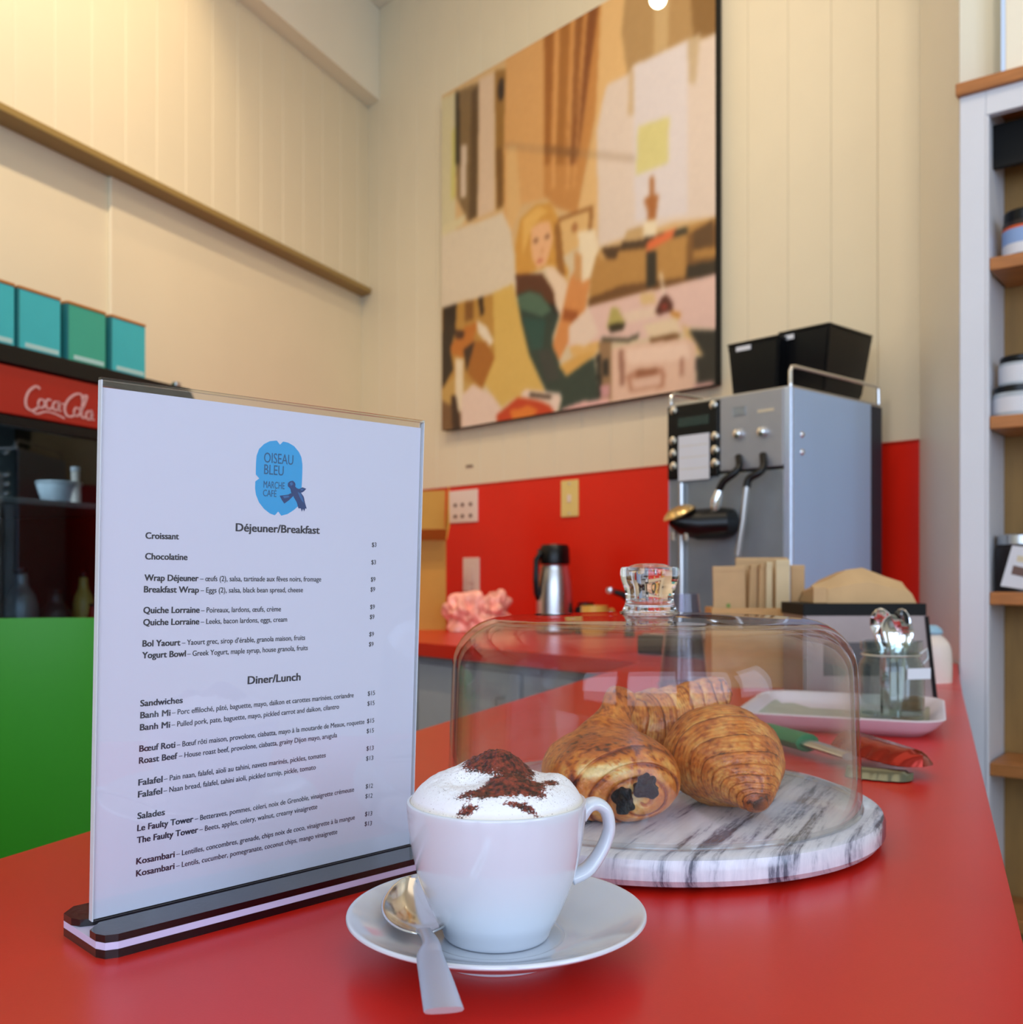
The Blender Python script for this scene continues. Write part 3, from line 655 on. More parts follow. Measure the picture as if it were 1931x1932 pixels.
# ------------------------------------------------------------------ back counter odds and ends
# cardboard box, flaps open
c = FB
bx = ray_z(842, 1188, CT); FBX = Frame((bx.x, bx.y, CT), 0.10)
cb = empty('cardboard_box', (bx.x, bx.y, CT), 0.10, 'open brown cardboard box with raised flap beside the wide outlet', 'box')
bw, bd = 0.24, 0.16; bh = FBX.hit(842, 1018)[1]
bm = B(); box(bm, -bw, 0, 0, 0.004, 0, bh); box(bm, -bw, 0, bd-0.004, bd, 0, bh); box(bm, -0.004, 0, 0.0041, bd-0.0041, 0, bh); box(bm, -bw, -bw+0.004, 0.0041, bd-0.0041, 0, bh); box(bm, -bw+0.0041, -0.0041, 0.0041, bd-0.0041, 0, 0.004)
obj('carton', bm, M['cardboard'], cb)
zt = FBX.hit(845, 925, bd)[1]
obj('flap', slab(B(), [(-bw, bh), (0, bh+0.002), (0.004, zt), (-bw, zt-0.012)], bd-0.003, bd+0.001), M['cardboard'], cb)
bm = B(); v = [bm.verts.new(p) for p in ((-0.001, 0.0, bh), (-0.001, bd-0.005, bh), (0.012, bd-0.02, zt+0.012), (0.010, 0.05, bh+0.05), (0.003, 0.0, bh), (0.003, bd-0.005, bh), (0.016, bd-0.02, zt+0.012), (0.014, 0.05, bh+0.05))]
for q in ((0, 1, 2, 3), (7, 6, 5, 4), (0, 4, 5, 1), (1, 5, 6, 2), (2, 6, 7, 3), (3, 7, 4, 0)): bm.faces.new([v[i] for i in q])
obj('flap', bm, M['cardboard'], cb)
bm = B(); v = [bm.verts.new(p) for p in ((-bw, 0.0, bh), (0, 0.0, bh), (0, -0.08, bh+0.035), (-bw, -0.08, bh+0.03), (-bw, 0.0, bh-0.003), (0, 0.0, bh-0.003), (0, -0.08, bh+0.032), (-bw, -0.08, bh+0.027))]
for q in ((0, 1, 2, 3), (7, 6, 5, 4), (0, 4, 5, 1), (1, 5, 6, 2), (2, 6, 7, 3), (3, 7, 4, 0)): bm.faces.new([v[i] for i in q])
obj('flap', bm, M['cardboard'], cb)
def noise3(p, s, seed=0):
    from mathutils import noise
    return noise.noise(Vector((p[0]*s+seed, p[1]*s+seed*1.7, p[2]*s-seed)))
def blob(bm, c, r, amp=0.15, s=18, seed=0, sub=4):
    g = bmesh.ops.create_icosphere(bm, subdivisions=sub, radius=1.0)
    for v in g['verts']:
        d = v.co.copy(); k = 1+amp*noise3((d.x*r[0], d.y*r[1], d.z*r[2]), s, seed)
        v.co = Vector((c[0]+d.x*r[0]*k, c[1]+d.y*r[1]*k, max(c[2]+d.z*r[2]*k, c[2]-r[2]*0.97)))
    return bm
p = ray_z(893, 1192, CT+0.0); Yb = p.y
bg = empty('plastic_bag', (p.x, p.y, CT), 0, 'crumpled pink and white plastic bag beside the cardboard box', 'bag')
bm = B(); blob(bm, (-0.020, 0, 0.058), (0.070, 0.05, 0.058), 0.7, 30, 1, 5); blob(bm, (0.05, 0.02, 0.062), (0.060, 0.045, 0.062), 0.7, 34, 2, 5); blob(bm, (0.088, 0.015, 0.105), (0.018, 0.014, 0.03), 0.3, 30, 3, 3)
obj('bag_body', bm, M['pink'], bg, smooth=24)
p = ray_z(955, 1178, CT)
t = empty('bean_scoop_cloth', (p.x, p.y, CT), 0, 'dark folded cloth lying right of the pink bag', 'cloth')
t.name = 'dark_cloth'
bm = B(); blob(bm, (0, 0, 0.014), (0.045, 0.03, 0.014), 0.5, 50, 6, 4); obj('folded_cloth', bm, M['black_matte'], t, smooth=70)
# thermos
p = at(1047, 1176, 3.16); p.z = CT
Yt = p.y; s_ = Yt/F
t = empty('thermos_carafe', (p.x, p.y, CT), AB*0.0, 'tall steel thermos carafe with black lid and handle against red panel', 'thermos')
H = 0.280
obj('body', lathe(B(), smooth_prof([(0, 0.0), (0.040, 0.0), (0.059, 0.006), (0.059, 0.03), (0.055, H*0.5), (0.045, H*0.73), (0.041, H*0.76), (0, H*0.765)], 4), 40), M['steel'], t, smooth=True)
ld = obj('lid', lathe(B(), [(0, H*0.765+0.001), (0.047, H*0.765+0.001), (0.048, H*0.80), (0.046, H*0.95), (0.040, H*0.99), (0, H)], 36), M['black'], t, smooth=True)
obj('thumb_lever', mbox(-0.054, -0.0465, -0.012, 0.012, H*0.88, H*0.94, bev=0.002), M['black'], ld)
obj('handle', tube(B(), [(-0.043, -0.02, H*0.9), (-0.058, -0.028, H*0.82), (-0.060, -0.030, H*0.6), (-0.058, -0.028, H*0.45), (-0.050, -0.02, H*0.38)], 0.009, 12, up=(0, 1, 0)), M['black'], t, smooth=True)
t2 = at(1090, 1180, 3.13)
g = empty('black_canister', (t2.x+0.028, t2.y+0.02, CT), 0, 'low black canister half hidden behind the steel thermos', 'canister')
obj('body', lathe(B(), [(0, 0), (0.036, 0), (0.036, 0.075), (0.030, 0.085), (0, 0.088)], 24), M['black'], g, smooth=True)
obj('lid', lathe(B(), [(0.026, 0.0885), (0.026, 0.096), (0, 0.098)], 24), M['black'], g, smooth=True)
# yellow mug
def mug(name, label, p, r, h, m, hand, wall=0.003):
    e = empty(name, (p[0], p[1], p[2]), 0, label, 'mug')
    obj('body', lathe(B(), [(0, 0), (r*0.85, 0), (r*0.95, h*0.08), (r, h*0.5), (r, h), (r-wall, h), (r-wall, h*0.5), (r*0.85, h*0.1), (0, h*0.08)], 40), m, e, smooth=True)
    q = [(r*0.97, 0, h*0.82), (r*1.35, 0, h*0.86), (r*1.55, 0, h*0.6), (r*1.4, 0, h*0.28), (r*0.97, 0, h*0.2)]
    o = obj('handle', tube(B(), [tuple(s) for s in smooth_prof(q, 5)], 0.0045, 10, up=(0, 1, 0)), m, e, smooth=True); o.rotation_euler = (0, 0, hand)
    return e
p = at(1122, 1186, 3.02); p.z = CT; mug('coffee_mug', 'yellow glazed mug on the back counter right of the thermos', p, 0.041, 0.090, M['yellow'], 0.1)
# lever tap with chrome knob
p = at(1188, 1190, 2.98); p.z = CT
t = empty('lever_tap', (p.x, p.y, CT), 0, 'black lever with round chrome knob behind the glass knob', 'tap')
obj('column', tube(B(), [(0, 0, 0), (0, 0, 0.115)], [0.016, 0.012], 16), M['black'], t, smooth=True)
obj('lever', tube(B(), [(0, 0, 0.110), (-0.02, 0, 0.125), (-0.045, 0, 0.133)], [0.012, 0.010, 0.008], 12), M['black'], t, smooth=True)
obj('knob', lathe(B(), [(0, -0.014), (0.012, -0.008), (0.0135, 0), (0.012, 0.008), (0, 0.014)], 20), M['chrome'], t, smooth=True, loc=(-0.056, 0, 0.137))

# ------------------------------------------------------------------ things at the far end of the bar counter
# stack of clear plastic cups
p = at(1290, 1205, 1.50); p.z = CT
t = empty('plastic_cup_stack', p, 0, 'upside down stack of clear lilac plastic cups behind the glass dome', 'cups')
hz = CAMZ+(HY-1119)/F*1.50-CT
obj('outer_cup', lathe(B(), [(0.039, 0.0), (0.0225, hz), (0.0, hz), (0.0, hz-0.0015), (0.0215, hz-0.0015), (0.038, 0.0)], 36), M['cup_plastic'], t, smooth=True)
for i in range(3): obj('rim', lathe(B(), [(0.0395-0.001*i, 0.002+i*0.010), (0.0415-0.001*i, 0.003+i*0.010), (0.0415-0.001*i, 0.006+i*0.010), (0.0395-0.001*i, 0.006+i*0.010)], 36, closed=True), M['cup_plastic'], t, smooth=True)
# wooden caddy with kraft packets
YS = 1.66
p = at(1348, 1165, YS)
FS = Frame((p.x, p.y, CT), -0.05)
cad = empty('wooden_caddy', (p.x, p.y, CT), -0.05, 'pale wooden caddy holding brown paper sugar packets behind the dome', 'caddy')
CW = 0.152
hb = FS.hit(1360, 1147)[1]
bm = B(); box(bm, -0.004, CW, 0.0, 0.006, 0, hb); box(bm, -0.004, CW, 0.074, 0.080, 0, hb); box(bm, -0.004, 0.002, 0.0061, 0.0739, 0, hb); box(bm, CW-0.006, CW, 0.0061, 0.0739, 0, hb); box(bm, 0.0021, CW-0.0061, 0.0061, 0.0739, 0, 0.006)
obj('tray', bm, M['light_wood'], cad)
hbk = FS.hit(1400, 1052)[1]
# dark back plate
def packet(name, label, px0, px1, py, yl, m, tilt=0.0, rot=0.0, th=0.005, green=False):
    x0, zt = FS.hit(px0, py, yl); x1, _ = FS.hit(px1, py, yl); w_ = x1-x0; z0 = 0.0065; h = zt-z0
    wp = FS.o+Vector((FS.x.x*(x0+w_/2)+FS.y.x*yl, FS.x.y*(x0+w_/2)+FS.y.y*yl, 0)); wp.z = CT+z0
    e = empty(name, wp, -0.05+rot, label, 'packet', 'paper sugar packets standing in the wooden caddy')
    o = obj('sleeve', mbox(-w_/2, w_/2, -th/2, th/2, 0, h, bev=0.0008, seg=1), m, e); 
    obj('crimp', mbox(-w_/2, w_/2, -th/2-0.0006, th/2+0.0006, h-0.008, h-0.001), m, o)
    if green: obj('leaf_print', mbox(-w_*0.10, w_*0.02, -th/2-0.0009, -th/2-0.0002, h*0.30, h*0.68), mat('green_print', srgb(120, 140, 60), 0.6), o)
    e.rotation_euler[1] = tilt
    return e
packet('sugar_packet', 'widest brown packet at the back of the wooden caddy, with a green mark', 1388, 1486, 1052, 0.066, M['kraft'])
packet('sugar_packet', 'broad brown packet at the front left of the wooden caddy', 1349, 1410, 1068, 0.014, M['kraft'], -0.02, green=True)
packet('sugar_packet', 'second brown packet behind the front left one, leaning right', 1404, 1432, 1066, 0.030, M['kraft'], 0.05, 0.5)
packet('sugar_packet', 'narrow brown packet in the middle of the wooden caddy', 1428, 1446, 1064, 0.028, M['kraft'], 0.02, 0.6)
packet('sugar_packet', 'thin pale packet left of the dark gap in the caddy', 1445, 1457, 1060, 0.026, M['kraft_light'], 0.0, 0.3)
packet('sugar_packet', 'pale cream packet standing right of the dark gap in the caddy', 1464, 1490, 1056, 0.020, M['kraft_light'], 0.0)
packet('sugar_packet', 'brown packet at the right end of the wooden caddy', 1492, 1518, 1066, 0.036, M['kraft'], 0.0)
# dark metal napkin dispenser, kraft napkins on it
YD = 1.51
p0 = at(1517, 1310, YD); FD = Frame((p0.x, p0.y, CT), 0.02)
nd = empty('napkin_dispenser', (p0.x, p0.y, CT), 0.02, 'dark metal napkin dispenser behind the jar of spoons', 'dispenser')
xr, zt = FD.hit(1752, 1140); 
bm = B(); rings = []
for z, xl_, xr_ in ((0, 0.0, xr+0.010), (zt, 0.0, xr-0.004)): rings.append([bm.verts.new(q) for q in ((xl_, 0, z), (xr_, 0, z), (xr_, 0.11, z), (xl_, 0.11, z))])
for k in range(4): bm.faces.new((rings[0][k], rings[0][(k+1) % 4], rings[1][(k+1) % 4], rings[1][k]))
bm.faces.new(rings[0][::-1]); bm.faces.new(rings[1]); bmesh.ops.bevel(bm, geom=bm.edges[:], offset=0.003, segments=2, affect='EDGES')
obj('housing', bm, M['mirror_metal'], nd)
obj('top_band', mbox(-0.002, xr-0.004, -0.0028, 0.112, zt-0.017, zt+0.001, bev=0.001), M['black_matte'], nd)
obj('side_edge', tube(B(), [(xr+0.0105, -0.001, 0.001), (xr-0.003, -0.001, zt-0.018)], 0.003, 8), M['black'], nd)
obj('opening', mbox(0.03, xr-0.045, -0.0015, -0.0002, 0.035, 0.085), M['dark_metal'], nd)
# kraft bag lying on the dispenser
kb = empty('kraft_paper_bag', (p0.x, p0.y, CT+zt+0.0012), 0.02, 'crumpled brown kraft paper bag lying on the napkin dispenser', 'bag')
FK = Frame((p0.x, p0.y, CT+zt+0.001), 0.02)
out = [(1533, 1113), (1536, 1104), (1560, 1092), (1596, 1077), (1632, 1074), (1668, 1086), (1700, 1097), (1712, 1108), (1722, 1129)]
ol = [FK.hit(a, b, 0.03) for a, b in out]
bm = B(); rows = []
for y, sc in ((0.006, 0.10), (0.012, 0.60), (0.03, 1.0), (0.06, 0.92), (0.085, 0.6), (0.10, 0.06)):
    rows.append([bm.verts.new((x+(0.004*math.sin(i*2.1+y*90)), y, max(0.0006, z*sc*(1+0.06*math.sin(i*1.7+y*60))))) for i, (x, z) in enumerate(ol)])
for a, b in zip(rows, rows[1:]):
    for i in range(len(a)-1): bm.faces.new((a[i], a[i+1], b[i+1], b[i]))
low = [bm.verts.new((v.co.x, v.co.y, 0.0002)) for v in (rows[0][0], rows[0][-1], rows[-1][-1], rows[-1][0])]
bm.faces.new([v for v in rows[0]]+[low[1], low[0]]); bm.faces.new(rows[-1][::-1]+[low[3], low[2]])
bm.faces.new([r[0] for r in rows]+[low[3], low[0]]); bm.faces.new([r[-1] for r in rows][::-1]+[low[1], low[2]]); bm.faces.new(low)
obj('bag_body', bm, M['kraft'], kb, smooth=25)
obj('fold', mbox(FK.hit(1534, 1120, 0.004)[0], FK.hit(1560, 1120, 0.004)[0], 0.001, 0.005, 0.0004, FK.hit(1545, 1108, 0.004)[1], bev=0.001, seg=1), M['kraft'], kb)
# white platter, jar of spoons, wooden block
TZ = CT
tray_c = at(1660, 1345, 1.30)
cxp = Vector((0.425, 1.287, CT))
def rrect(hx, hy, r, n=6):
    pts = []
    for (sx, sy, a0) in ((1, 1, 0), (-1, 1, PI/2), (-1, -1, PI), (1, -1, 3*PI/2)):
        for k in range(n+1):
            a = a0+k*PI/2/n; pts.append((sx*(hx-r)+r*math.cos(a), sy*(hy-r)+r*math.sin(a)))
    return pts
plat = empty('white_platter', (cxp.x, cxp.y, CT), -0.397, 'white rectangular platter under the jar of spoons', 'platter')
bm = B(); rings = []
for (d, z) in ((-0.022, 0.0), (-0.02, 0.0), (-0.006, 0.010), (0.004, 0.021), (0.0, 0.0225), (-0.005, 0.020), (-0.014, 0.012), (-0.022, 0.0075), (-0.06, 0.0065)):
    rings.append([bm.verts.new((x, y, z)) for x, y in rrect(0.115+d, 0.125+d, max(0.010, 0.036+d*0.6))])
for a, b in zip(rings, rings[1:]):
    n = len(a)
    for k in range(n): bm.faces.new((a[k], a[(k+1) % n], b[(k+1) % n], b[k]))
bm.faces.new(rings[0][::-1]); bm.faces.new(rings[-1])
for f in bm.faces:
    if f.calc_center_median().z < 0.0132 and all(v.co.z > 0.006 for v in f.verts) and f.calc_center_median().length < 1: f.material_index = 1 if min(v.co.z for v in f.verts) < 0.013 and max(abs(v.co.x)/0.115 for v in f.verts) <= 0.88 and max(abs(v.co.y)/0.125 for v in f.verts) <= 0.82 else 0
obj('dish', bm, [M['tray_white'], M['tray_in']], plat, smooth=50)
FT = Frame((cxp.x, cxp.y, CT+0.0067), 0.06)
jp = Vector((0.4685, 1.243, CT)); jr = 0.0385
jar = empty('spoon_jar', (jp.x, jp.y, CT+0.0080), 0, 'clear glass clip-top jar full of teaspoons on the white platter', 'jar')
JH = 0.098
obj('glass', lathe(B(), [(0, 0.0), (jr*0.9, 0.0), (jr, 0.005), (jr, 0.066), (jr*0.93, 0.074), (jr*0.86, 0.078), (jr*0.86, 0.084), (jr*0.95, 0.088), (jr*0.95, JH), (jr*0.82, JH), (jr*0.80, 0.080), (jr*0.92, 0.068), (jr*0.94, 0.008), (0, 0.004)], 48), M['glass_jar'], jar, smooth=30)
obj('wire_ring', tube(B(), [(jr*0.90*math.cos(a*PI/18), jr*0.90*math.sin(a*PI/18), 0.081) for a in range(37)], 0.0013, 6), M['steel'], jar)
obj('wire_clip', tube(B(), [(jr*0.9, 0, 0.081), (jr*1.15, 0, 0.088), (jr*1.18, 0, 0.076), (jr*0.98, 0, 0.068)], 0.0013, 6, up=(0, 1, 0)), M['steel'], jar)
lb = obj('paper_label', mbox(0.004, 0.036, -0.0045, -0.0038, 0.054, 0.067), M['label_white'], jar, loc=(0, -jr*0.93, 0), rz=0.25)
def spoon_mesh(L=0.13, W=0.0135, hw=0.0042):
    """a teaspoon standing head up along local z, bowl opening to -y"""
    bm = B(); n = 10; rows = []
    zs = [0, .1, .3, .5, .62, .66, .70, .76, .84, .91, .96, .99, 1.0]
    ws = [hw*1.3, hw*1.25, hw, hw*.8, hw*.62, hw*.62, hw*1.1, W*.72, W, W*.95, W*.7, W*.38, W*.02]
    dp = [0, 0, 0, 0, 0, 0, .001, .004, .0062, .0055, .0035, .0012, 0]
    for s, (z, w_, d) in enumerate(zip(zs, ws, dp)):
        rows.append([bm.verts.new((w_*(k/n*2-1), d*(1-(k/n*2-1)**2), z*L)) for k in range(n+1)])
    for a, b in zip(rows, rows[1:]):
        for k in range(n): bm.faces.new((a[k], a[k+1], b[k+1], b[k]))
    bmesh.ops.recalc_face_normals(bm, faces=bm.faces)
    bmesh.ops.solidify(bm, geom=bm.faces[:], thickness=0.0011)
    return bm
sp_labels = ['leftmost teaspoon, leaning left in the glass jar', 'teaspoon second from the left in the jar, bowl up', 'tall teaspoon left of the shiny round bowl in the jar', 'teaspoon with the big round bowl catching blue light in the jar', 'teaspoon behind the shiny round bowl in the jar', 'teaspoon right of centre in the jar, bowl turned away', 'teaspoon leaning right over the jar rim', 'rightmost teaspoon, lowest over the jar clip', 'short teaspoon at the front of the jar']
sp_pos = [(-0.022, 0.004, -0.22, 0.05, 0.4), (-0.013, -0.008, -0.10, 0.10, -0.3), (-0.006, 0.012, -0.05, -0.08, 0.2), (0.003, -0.012, 0.04, 0.12, 0.0), (0.006, 0.016, 0.02, -0.14, 0.6), (0.012, 0.004, 0.16, 0.0, -0.5), (0.018, -0.004, 0.26, 0.06, 0.3), (0.020, 0.010, 0.36, -0.02, 0.8), (-0.002, -0.018, -0.16, 0.14, 0.1)]
spm = None
for (sx, sy, ty, tx, rz2), lab in zip(sp_pos, sp_labels):
    e = bpy.data.objects.new('teaspoon', spm) if spm else obj('teaspoon', spoon_mesh(), M['chrome'], smooth=60)
    if spm: COL.objects.link(e)
    else: spm = e.data
    e.location = (jp.x+sx*0.45, jp.y+sy*0.6, CT+0.0140)
    e.rotation_euler = (tx*0.6, ty*0.52, rz2*2.2); e.scale = (1, 1, 0.86+0.05*((len(lab)*7) % 4))
    tag(e, lab, 'spoon', 'teaspoons standing in the glass jar')
p = Vector((0.528, 1.338, CT))
wb_ = empty('wooden_block', (p.x, p.y, CT+0.0070), 0.10, 'small dark wooden block at the right end of the white platter', 'block')
obj('block_body', mbox(-0.018, 0.016, -0.012, 0.012, 0, 0.018, bev=0.002), M['brown_wood'], wb_)
# white bottle behind
p = ray_z(1775, 1289, CT)
t = empty('white_bottle', (p.x-0.005, p.y+0.03, CT), 0, 'white round-shouldered bottle with pale blue cap beside the right wall', 'bottle')
s_ = p.y/F
obj('body', lathe(B(), smooth_prof([(0, 0), (0.032, 0), (0.035, 0.004), (0.035, 0.045), (0.031, 0.066), (0.019, 0.080), (0.014, 0.084), (0, 0.085)], 5), 36), M['plate_white'], t, smooth=True)
obj('cap', lathe(B(), [(0.019, 0.083), (0.021, 0.086), (0.018, 0.092), (0.010, 0.098), (0, 0.099)], 24), mat('pale_blue_cap', srgb(150, 190, 214), 0.3), t, smooth=True)
# tongs
tg = ray_z(1735, 1448, CT)
t = empty('serving_tongs', (tg.x, tg.y, CT), 0, 'metal serving tongs with scalloped heads and green handle right of the dome', 'tongs')
FTg = Frame((tg.x, tg.y, CT), 0)
def scallop(pts_px, Yd, th, dz, m):
    loc = [Vector(ray_z(a, b, CT+dz))-Vector((tg.x, tg.y, CT)) for a, b in pts_px]
    return loc
def shell(bm, base, tip, wid, h, z0, n=7):
    b_, t_ = Vector(base), Vector(tip); ax = (t_-b_); L_ = ax.length; ax.normalize(); sd = Vector((-ax.y, ax.x, 0)).normalized(); rows = []
    M_ = 26
    for i in range(M_+1):
        u = i/M_; w_ = wid*(0.45+0.75*math.sin(PI*min(1, u*0.62+0.22)))*(1 if u < 0.86 else math.sqrt(max(0, 1-((u-0.86)/0.14)**2))+0.02)
        w_ *= 1+0.09*abs(math.sin(u*PI*5.5))
        rows.append([bm.verts.new(b_+ax*L_*u+sd*w_*(k/n*2-1)+Vector((0, 0, z0+h*(1-(k/n*2-1)**2)*(1 if u < 0.9 else 0.8)))) for k in range(n+1)])
    for a, b in zip(rows, rows[1:]):
        for k in range(n): bm.faces.new((a[k], a[k+1], b[k+1], b[k]))
    bmesh.ops.recalc_face_normals(bm, faces=bm.faces)
    bmesh.ops.solidify(bm, geom=bm.faces[:], thickness=0.0012); return bm
o3 = Vector((tg.x, tg.y, CT))
q1 = ray_z(1600, 1462, CT)-o3; q2 = ray_z(1724, 1474, CT)-o3
obj('jaw', shell(B(), q1, q2, 0.015, 0.008, 0.0015), mat('dark_tongs_steel', srgb(120, 124, 110), 0.22, 0.9), t, smooth=40, label='silver lower jaw')
q1 = ray_z(1600, 1432, CT)-o3; q2 = ray_z(1742, 1472, CT)-o3
obj('jaw', shell(B(), q1+Vector((0, 0, 0.004)), q2+Vector((0, 0, 0.0)), 0.022, 0.014, 0.012), M['red_metal'], t, smooth=40, label='dark red upper jaw')
h0 = ray_z(1605, 1450, CT)-o3+Vector((0, 0, 0.012)); h1 = ray_z(1522, 1426, CT)-o3+Vector((0, 0, 0.014)); h2 = ray_z(1440, 1402, CT)-o3+Vector((0, 0, 0.012))
obj('arm', tube(B(), [h0, h1, h2], 0.010, 10, ry=0.004), M['steel'], t, smooth=True)
h0 = ray_z(1524, 1427, CT)-o3+Vector((0, 0, 0.014)); h1 = ray_z(1448, 1404, CT)-o3+Vector((0, 0, 0.014))
obj('grip', tube(B(), [h0, h1], 0.014, 12, ry=0.0095), M['green_rubber'], t, smooth=True)

# ------------------------------------------------------------------ marble board and glass dome
DC = Vector((0.1041, 0.759, CT))
def marble():
    m = mat('striped_marble', (1, 1, 1, 1), 0.18, coat=0.2); N = m.node_tree.nodes; L = m.node_tree.links; b = N['Principled BSDF']
    tc = N.new('ShaderNodeTexCoord'); mp = N.new('ShaderNodeMapping'); mp.vector_type = 'TEXTURE'; mp.inputs['Rotation'].default_value = (0, 0, math.radians(-27)); mp.inputs['Scale'].default_value = (1, 13, 8)
    L.new(tc.outputs['Object'], mp.inputs[0])
    n1 = N.new('ShaderNodeTexNoise'); n1.inputs['Scale'].default_value = 62; n1.inputs['Detail'].default_value = 9; n1.inputs['Roughness'].default_value = 0.68; n1.inputs['Distortion'].default_value = 0.25
    L.new(mp.outputs[0], n1.inputs['Vector'])
    n2 = N.new('ShaderNodeTexNoise'); n2.inputs['Scale'].default_value = 160; n2.inputs['Detail'].default_value = 5; L.new(tc.outputs['Object'], n2.inputs['Vector'])
    ad = N.new('ShaderNodeMath'); ad.operation = 'MULTIPLY_ADD'; ad.inputs[1].default_value = 0.10; L.new(n2.outputs['Fac'], ad.inputs[0]); L.new(n1.outputs['Fac'], ad.inputs[2])
    r = N.new('ShaderNodeValToRGB'); e = r.color_ramp.elements
    e[0].position = 0.38; e[0].color = srgb(52, 54, 72); e[1].position = 0.66; e[1].color = srgb(226, 224, 232)
    for ps, c in ((0.44, srgb(92, 94, 110)), (0.49, srgb(168, 168, 182)), (0.54, srgb(206, 205, 216))):
        x = e.new(ps); x.color = c
    L.new(ad.outputs[0], r.inputs[0]); L.new(r.outputs[0], b.inputs['Base Color']); return m
MB_ = 0.167; MT = 0.0215
bd_ = empty('marble_board', DC, 0, 'round grey and white striped marble board under the glass dome', 'board')
obj('slab', lathe(B(), [(0, 0.002), (MB_-0.008, 0.002), (MB_-0.003, 0.004), (MB_, 0.008), (MB_, 0.0165), (MB_-0.0015, 0.0200), (MB_-0.005, MT), (0, MT)], 160), marble(), bd_, smooth=30)
for k in range(3): obj('foot', cyl(B(), (0.12*math.cos(k*2.1+0.5), 0.12*math.sin(k*2.1+0.5), 0), 0.008, 0.00195, 12), M['black_matte'], bd_)
GR = 0.1520; GH = 0.1555-MT    # dome outer radius at the foot, height of its flat top above the board
dm = empty('glass_dome', DC+Vector((0, 0, MT+0.0005)), 0, 'clear glass cloche with round knob covering the pastries', 'cloche')
def dome_prof(off):
    pr = [(GR-off, 0.0), (GR-0.001-off, 0.03), (GR-0.003-off, GH-0.040)]
    for k in range(1, 11):
        a = k/10*PI/2; pr.append((GR-0.041-off+(0.038)*math.cos(a), GH-0.038-off+(0.038)*math.sin(a)+0.002*k/10*0))
    pr += [(GR-0.07-off, GH+0.0012-off), (0.05, GH+0.0028-off), (0.018, GH+0.0035-off), (0, GH+0.0035-off)]
    return pr
po_ = dome_prof(0); pi_ = dome_prof(0.0032)
prof = [po_[0]]+po_[1:-1]
bm = B(); lathe(bm, [(r, z) for r, z in po_[:-1]]+[(0, po_[-1][1])], 128)
lathe(bm, [(GR-0.0032, 0.0)]+[(r, z) for r, z in pi_[1:-1]]+[(0, pi_[-1][1])], 128)
rim0 = GR; me_d = obj('shell', bm, M['glass'], dm, smooth=60)
obj('foot_rim', lathe(B(), [(GR-0.0035, 0.0), (GR+0.0005, 0.0), (GR+0.0008, 0.0018), (GR-0.001, 0.0034), (GR-0.0032, 0.003)], 128, closed=True), thin_glass('glass_rim', (0.93, 0.94, 0.95), 1.5), dm, smooth=60)
kz = GH+0.0036
KH = CAMZ+(HY-1064)/F*0.757-(CT+MT)-kz
obj('knob', lathe(B(), smooth_prof([(0, 0.0002), (0.0185, 0.0002), (0.0205, 0.002), (0.0190, 0.0055), (0.0178, 0.011), (0.0195, 0.019), (0.0218, 0.027), (0.0214, 0.034), (0.0175, KH-0.003), (0.010, KH-0.0005), (0, KH)], 5), 64, c=(0, 0, kz)), M['glass_solid'], dm, smooth='all')
obj('knob_collar', lathe(B(), [(0.0200, 0.0), (0.0225, 0.0008), (0.0225, 0.0022), (0.0200, 0.003)], 64, c=(0, 0, kz-0.0012), closed=True), M['glass_solid'], dm, smooth=40)

# ------------------------------------------------------------------ pastries
from mathutils import noise as MN
def fbm(p, s, o=4, seed=0.0):
    v = 0; a = 1; t_ = 0
    for i in range(o):
        v += a*MN.noise(Vector((p[0]*s+seed, p[1]*s-seed, p[2]*s+seed*0.5))); t_ += a; a *= 0.55; s *= 2.1
    return v/t_
def pastry_mat(name, rough=0.42):
    return mat(name, (1, 1, 1, 1), rough, attr='Crust', var=0.22, vscale=260, bump=0.8, bscale=420, coat=0.3)
PM = pastry_mat('baked_pastry')
def ramp(t, stops):
    t = max(0.0, min(1.0, t))
    for (a, ca_), (b, cb_) in zip(stops, stops[1:]):
        if t <= b:
            k = (t-a)/(b-a+1e-9); return [ca_[i]*(1-k)+cb_[i]*k for i in range(3)]+[1]
    return list(stops[-1][1][:3])+[1]
CR = [(0.0, srgb(244, 208, 140)), (0.22, srgb(230, 164, 80)), (0.45, srgb(208, 116, 40)), (0.68, srgb(168, 76, 20)), (0.86, srgb(112, 42, 10)), (1.0, srgb(60, 20, 6))]
def color_mesh(o, fn):
    me = o.data; ca = me.color_attributes.new('Crust', 'FLOAT_COLOR', 'POINT')
    arr = np.array([fn(v.co, v.normal, i) for i, v in enumerate(me.vertices)]).ravel(); ca.data.foreach_set('color', arr)
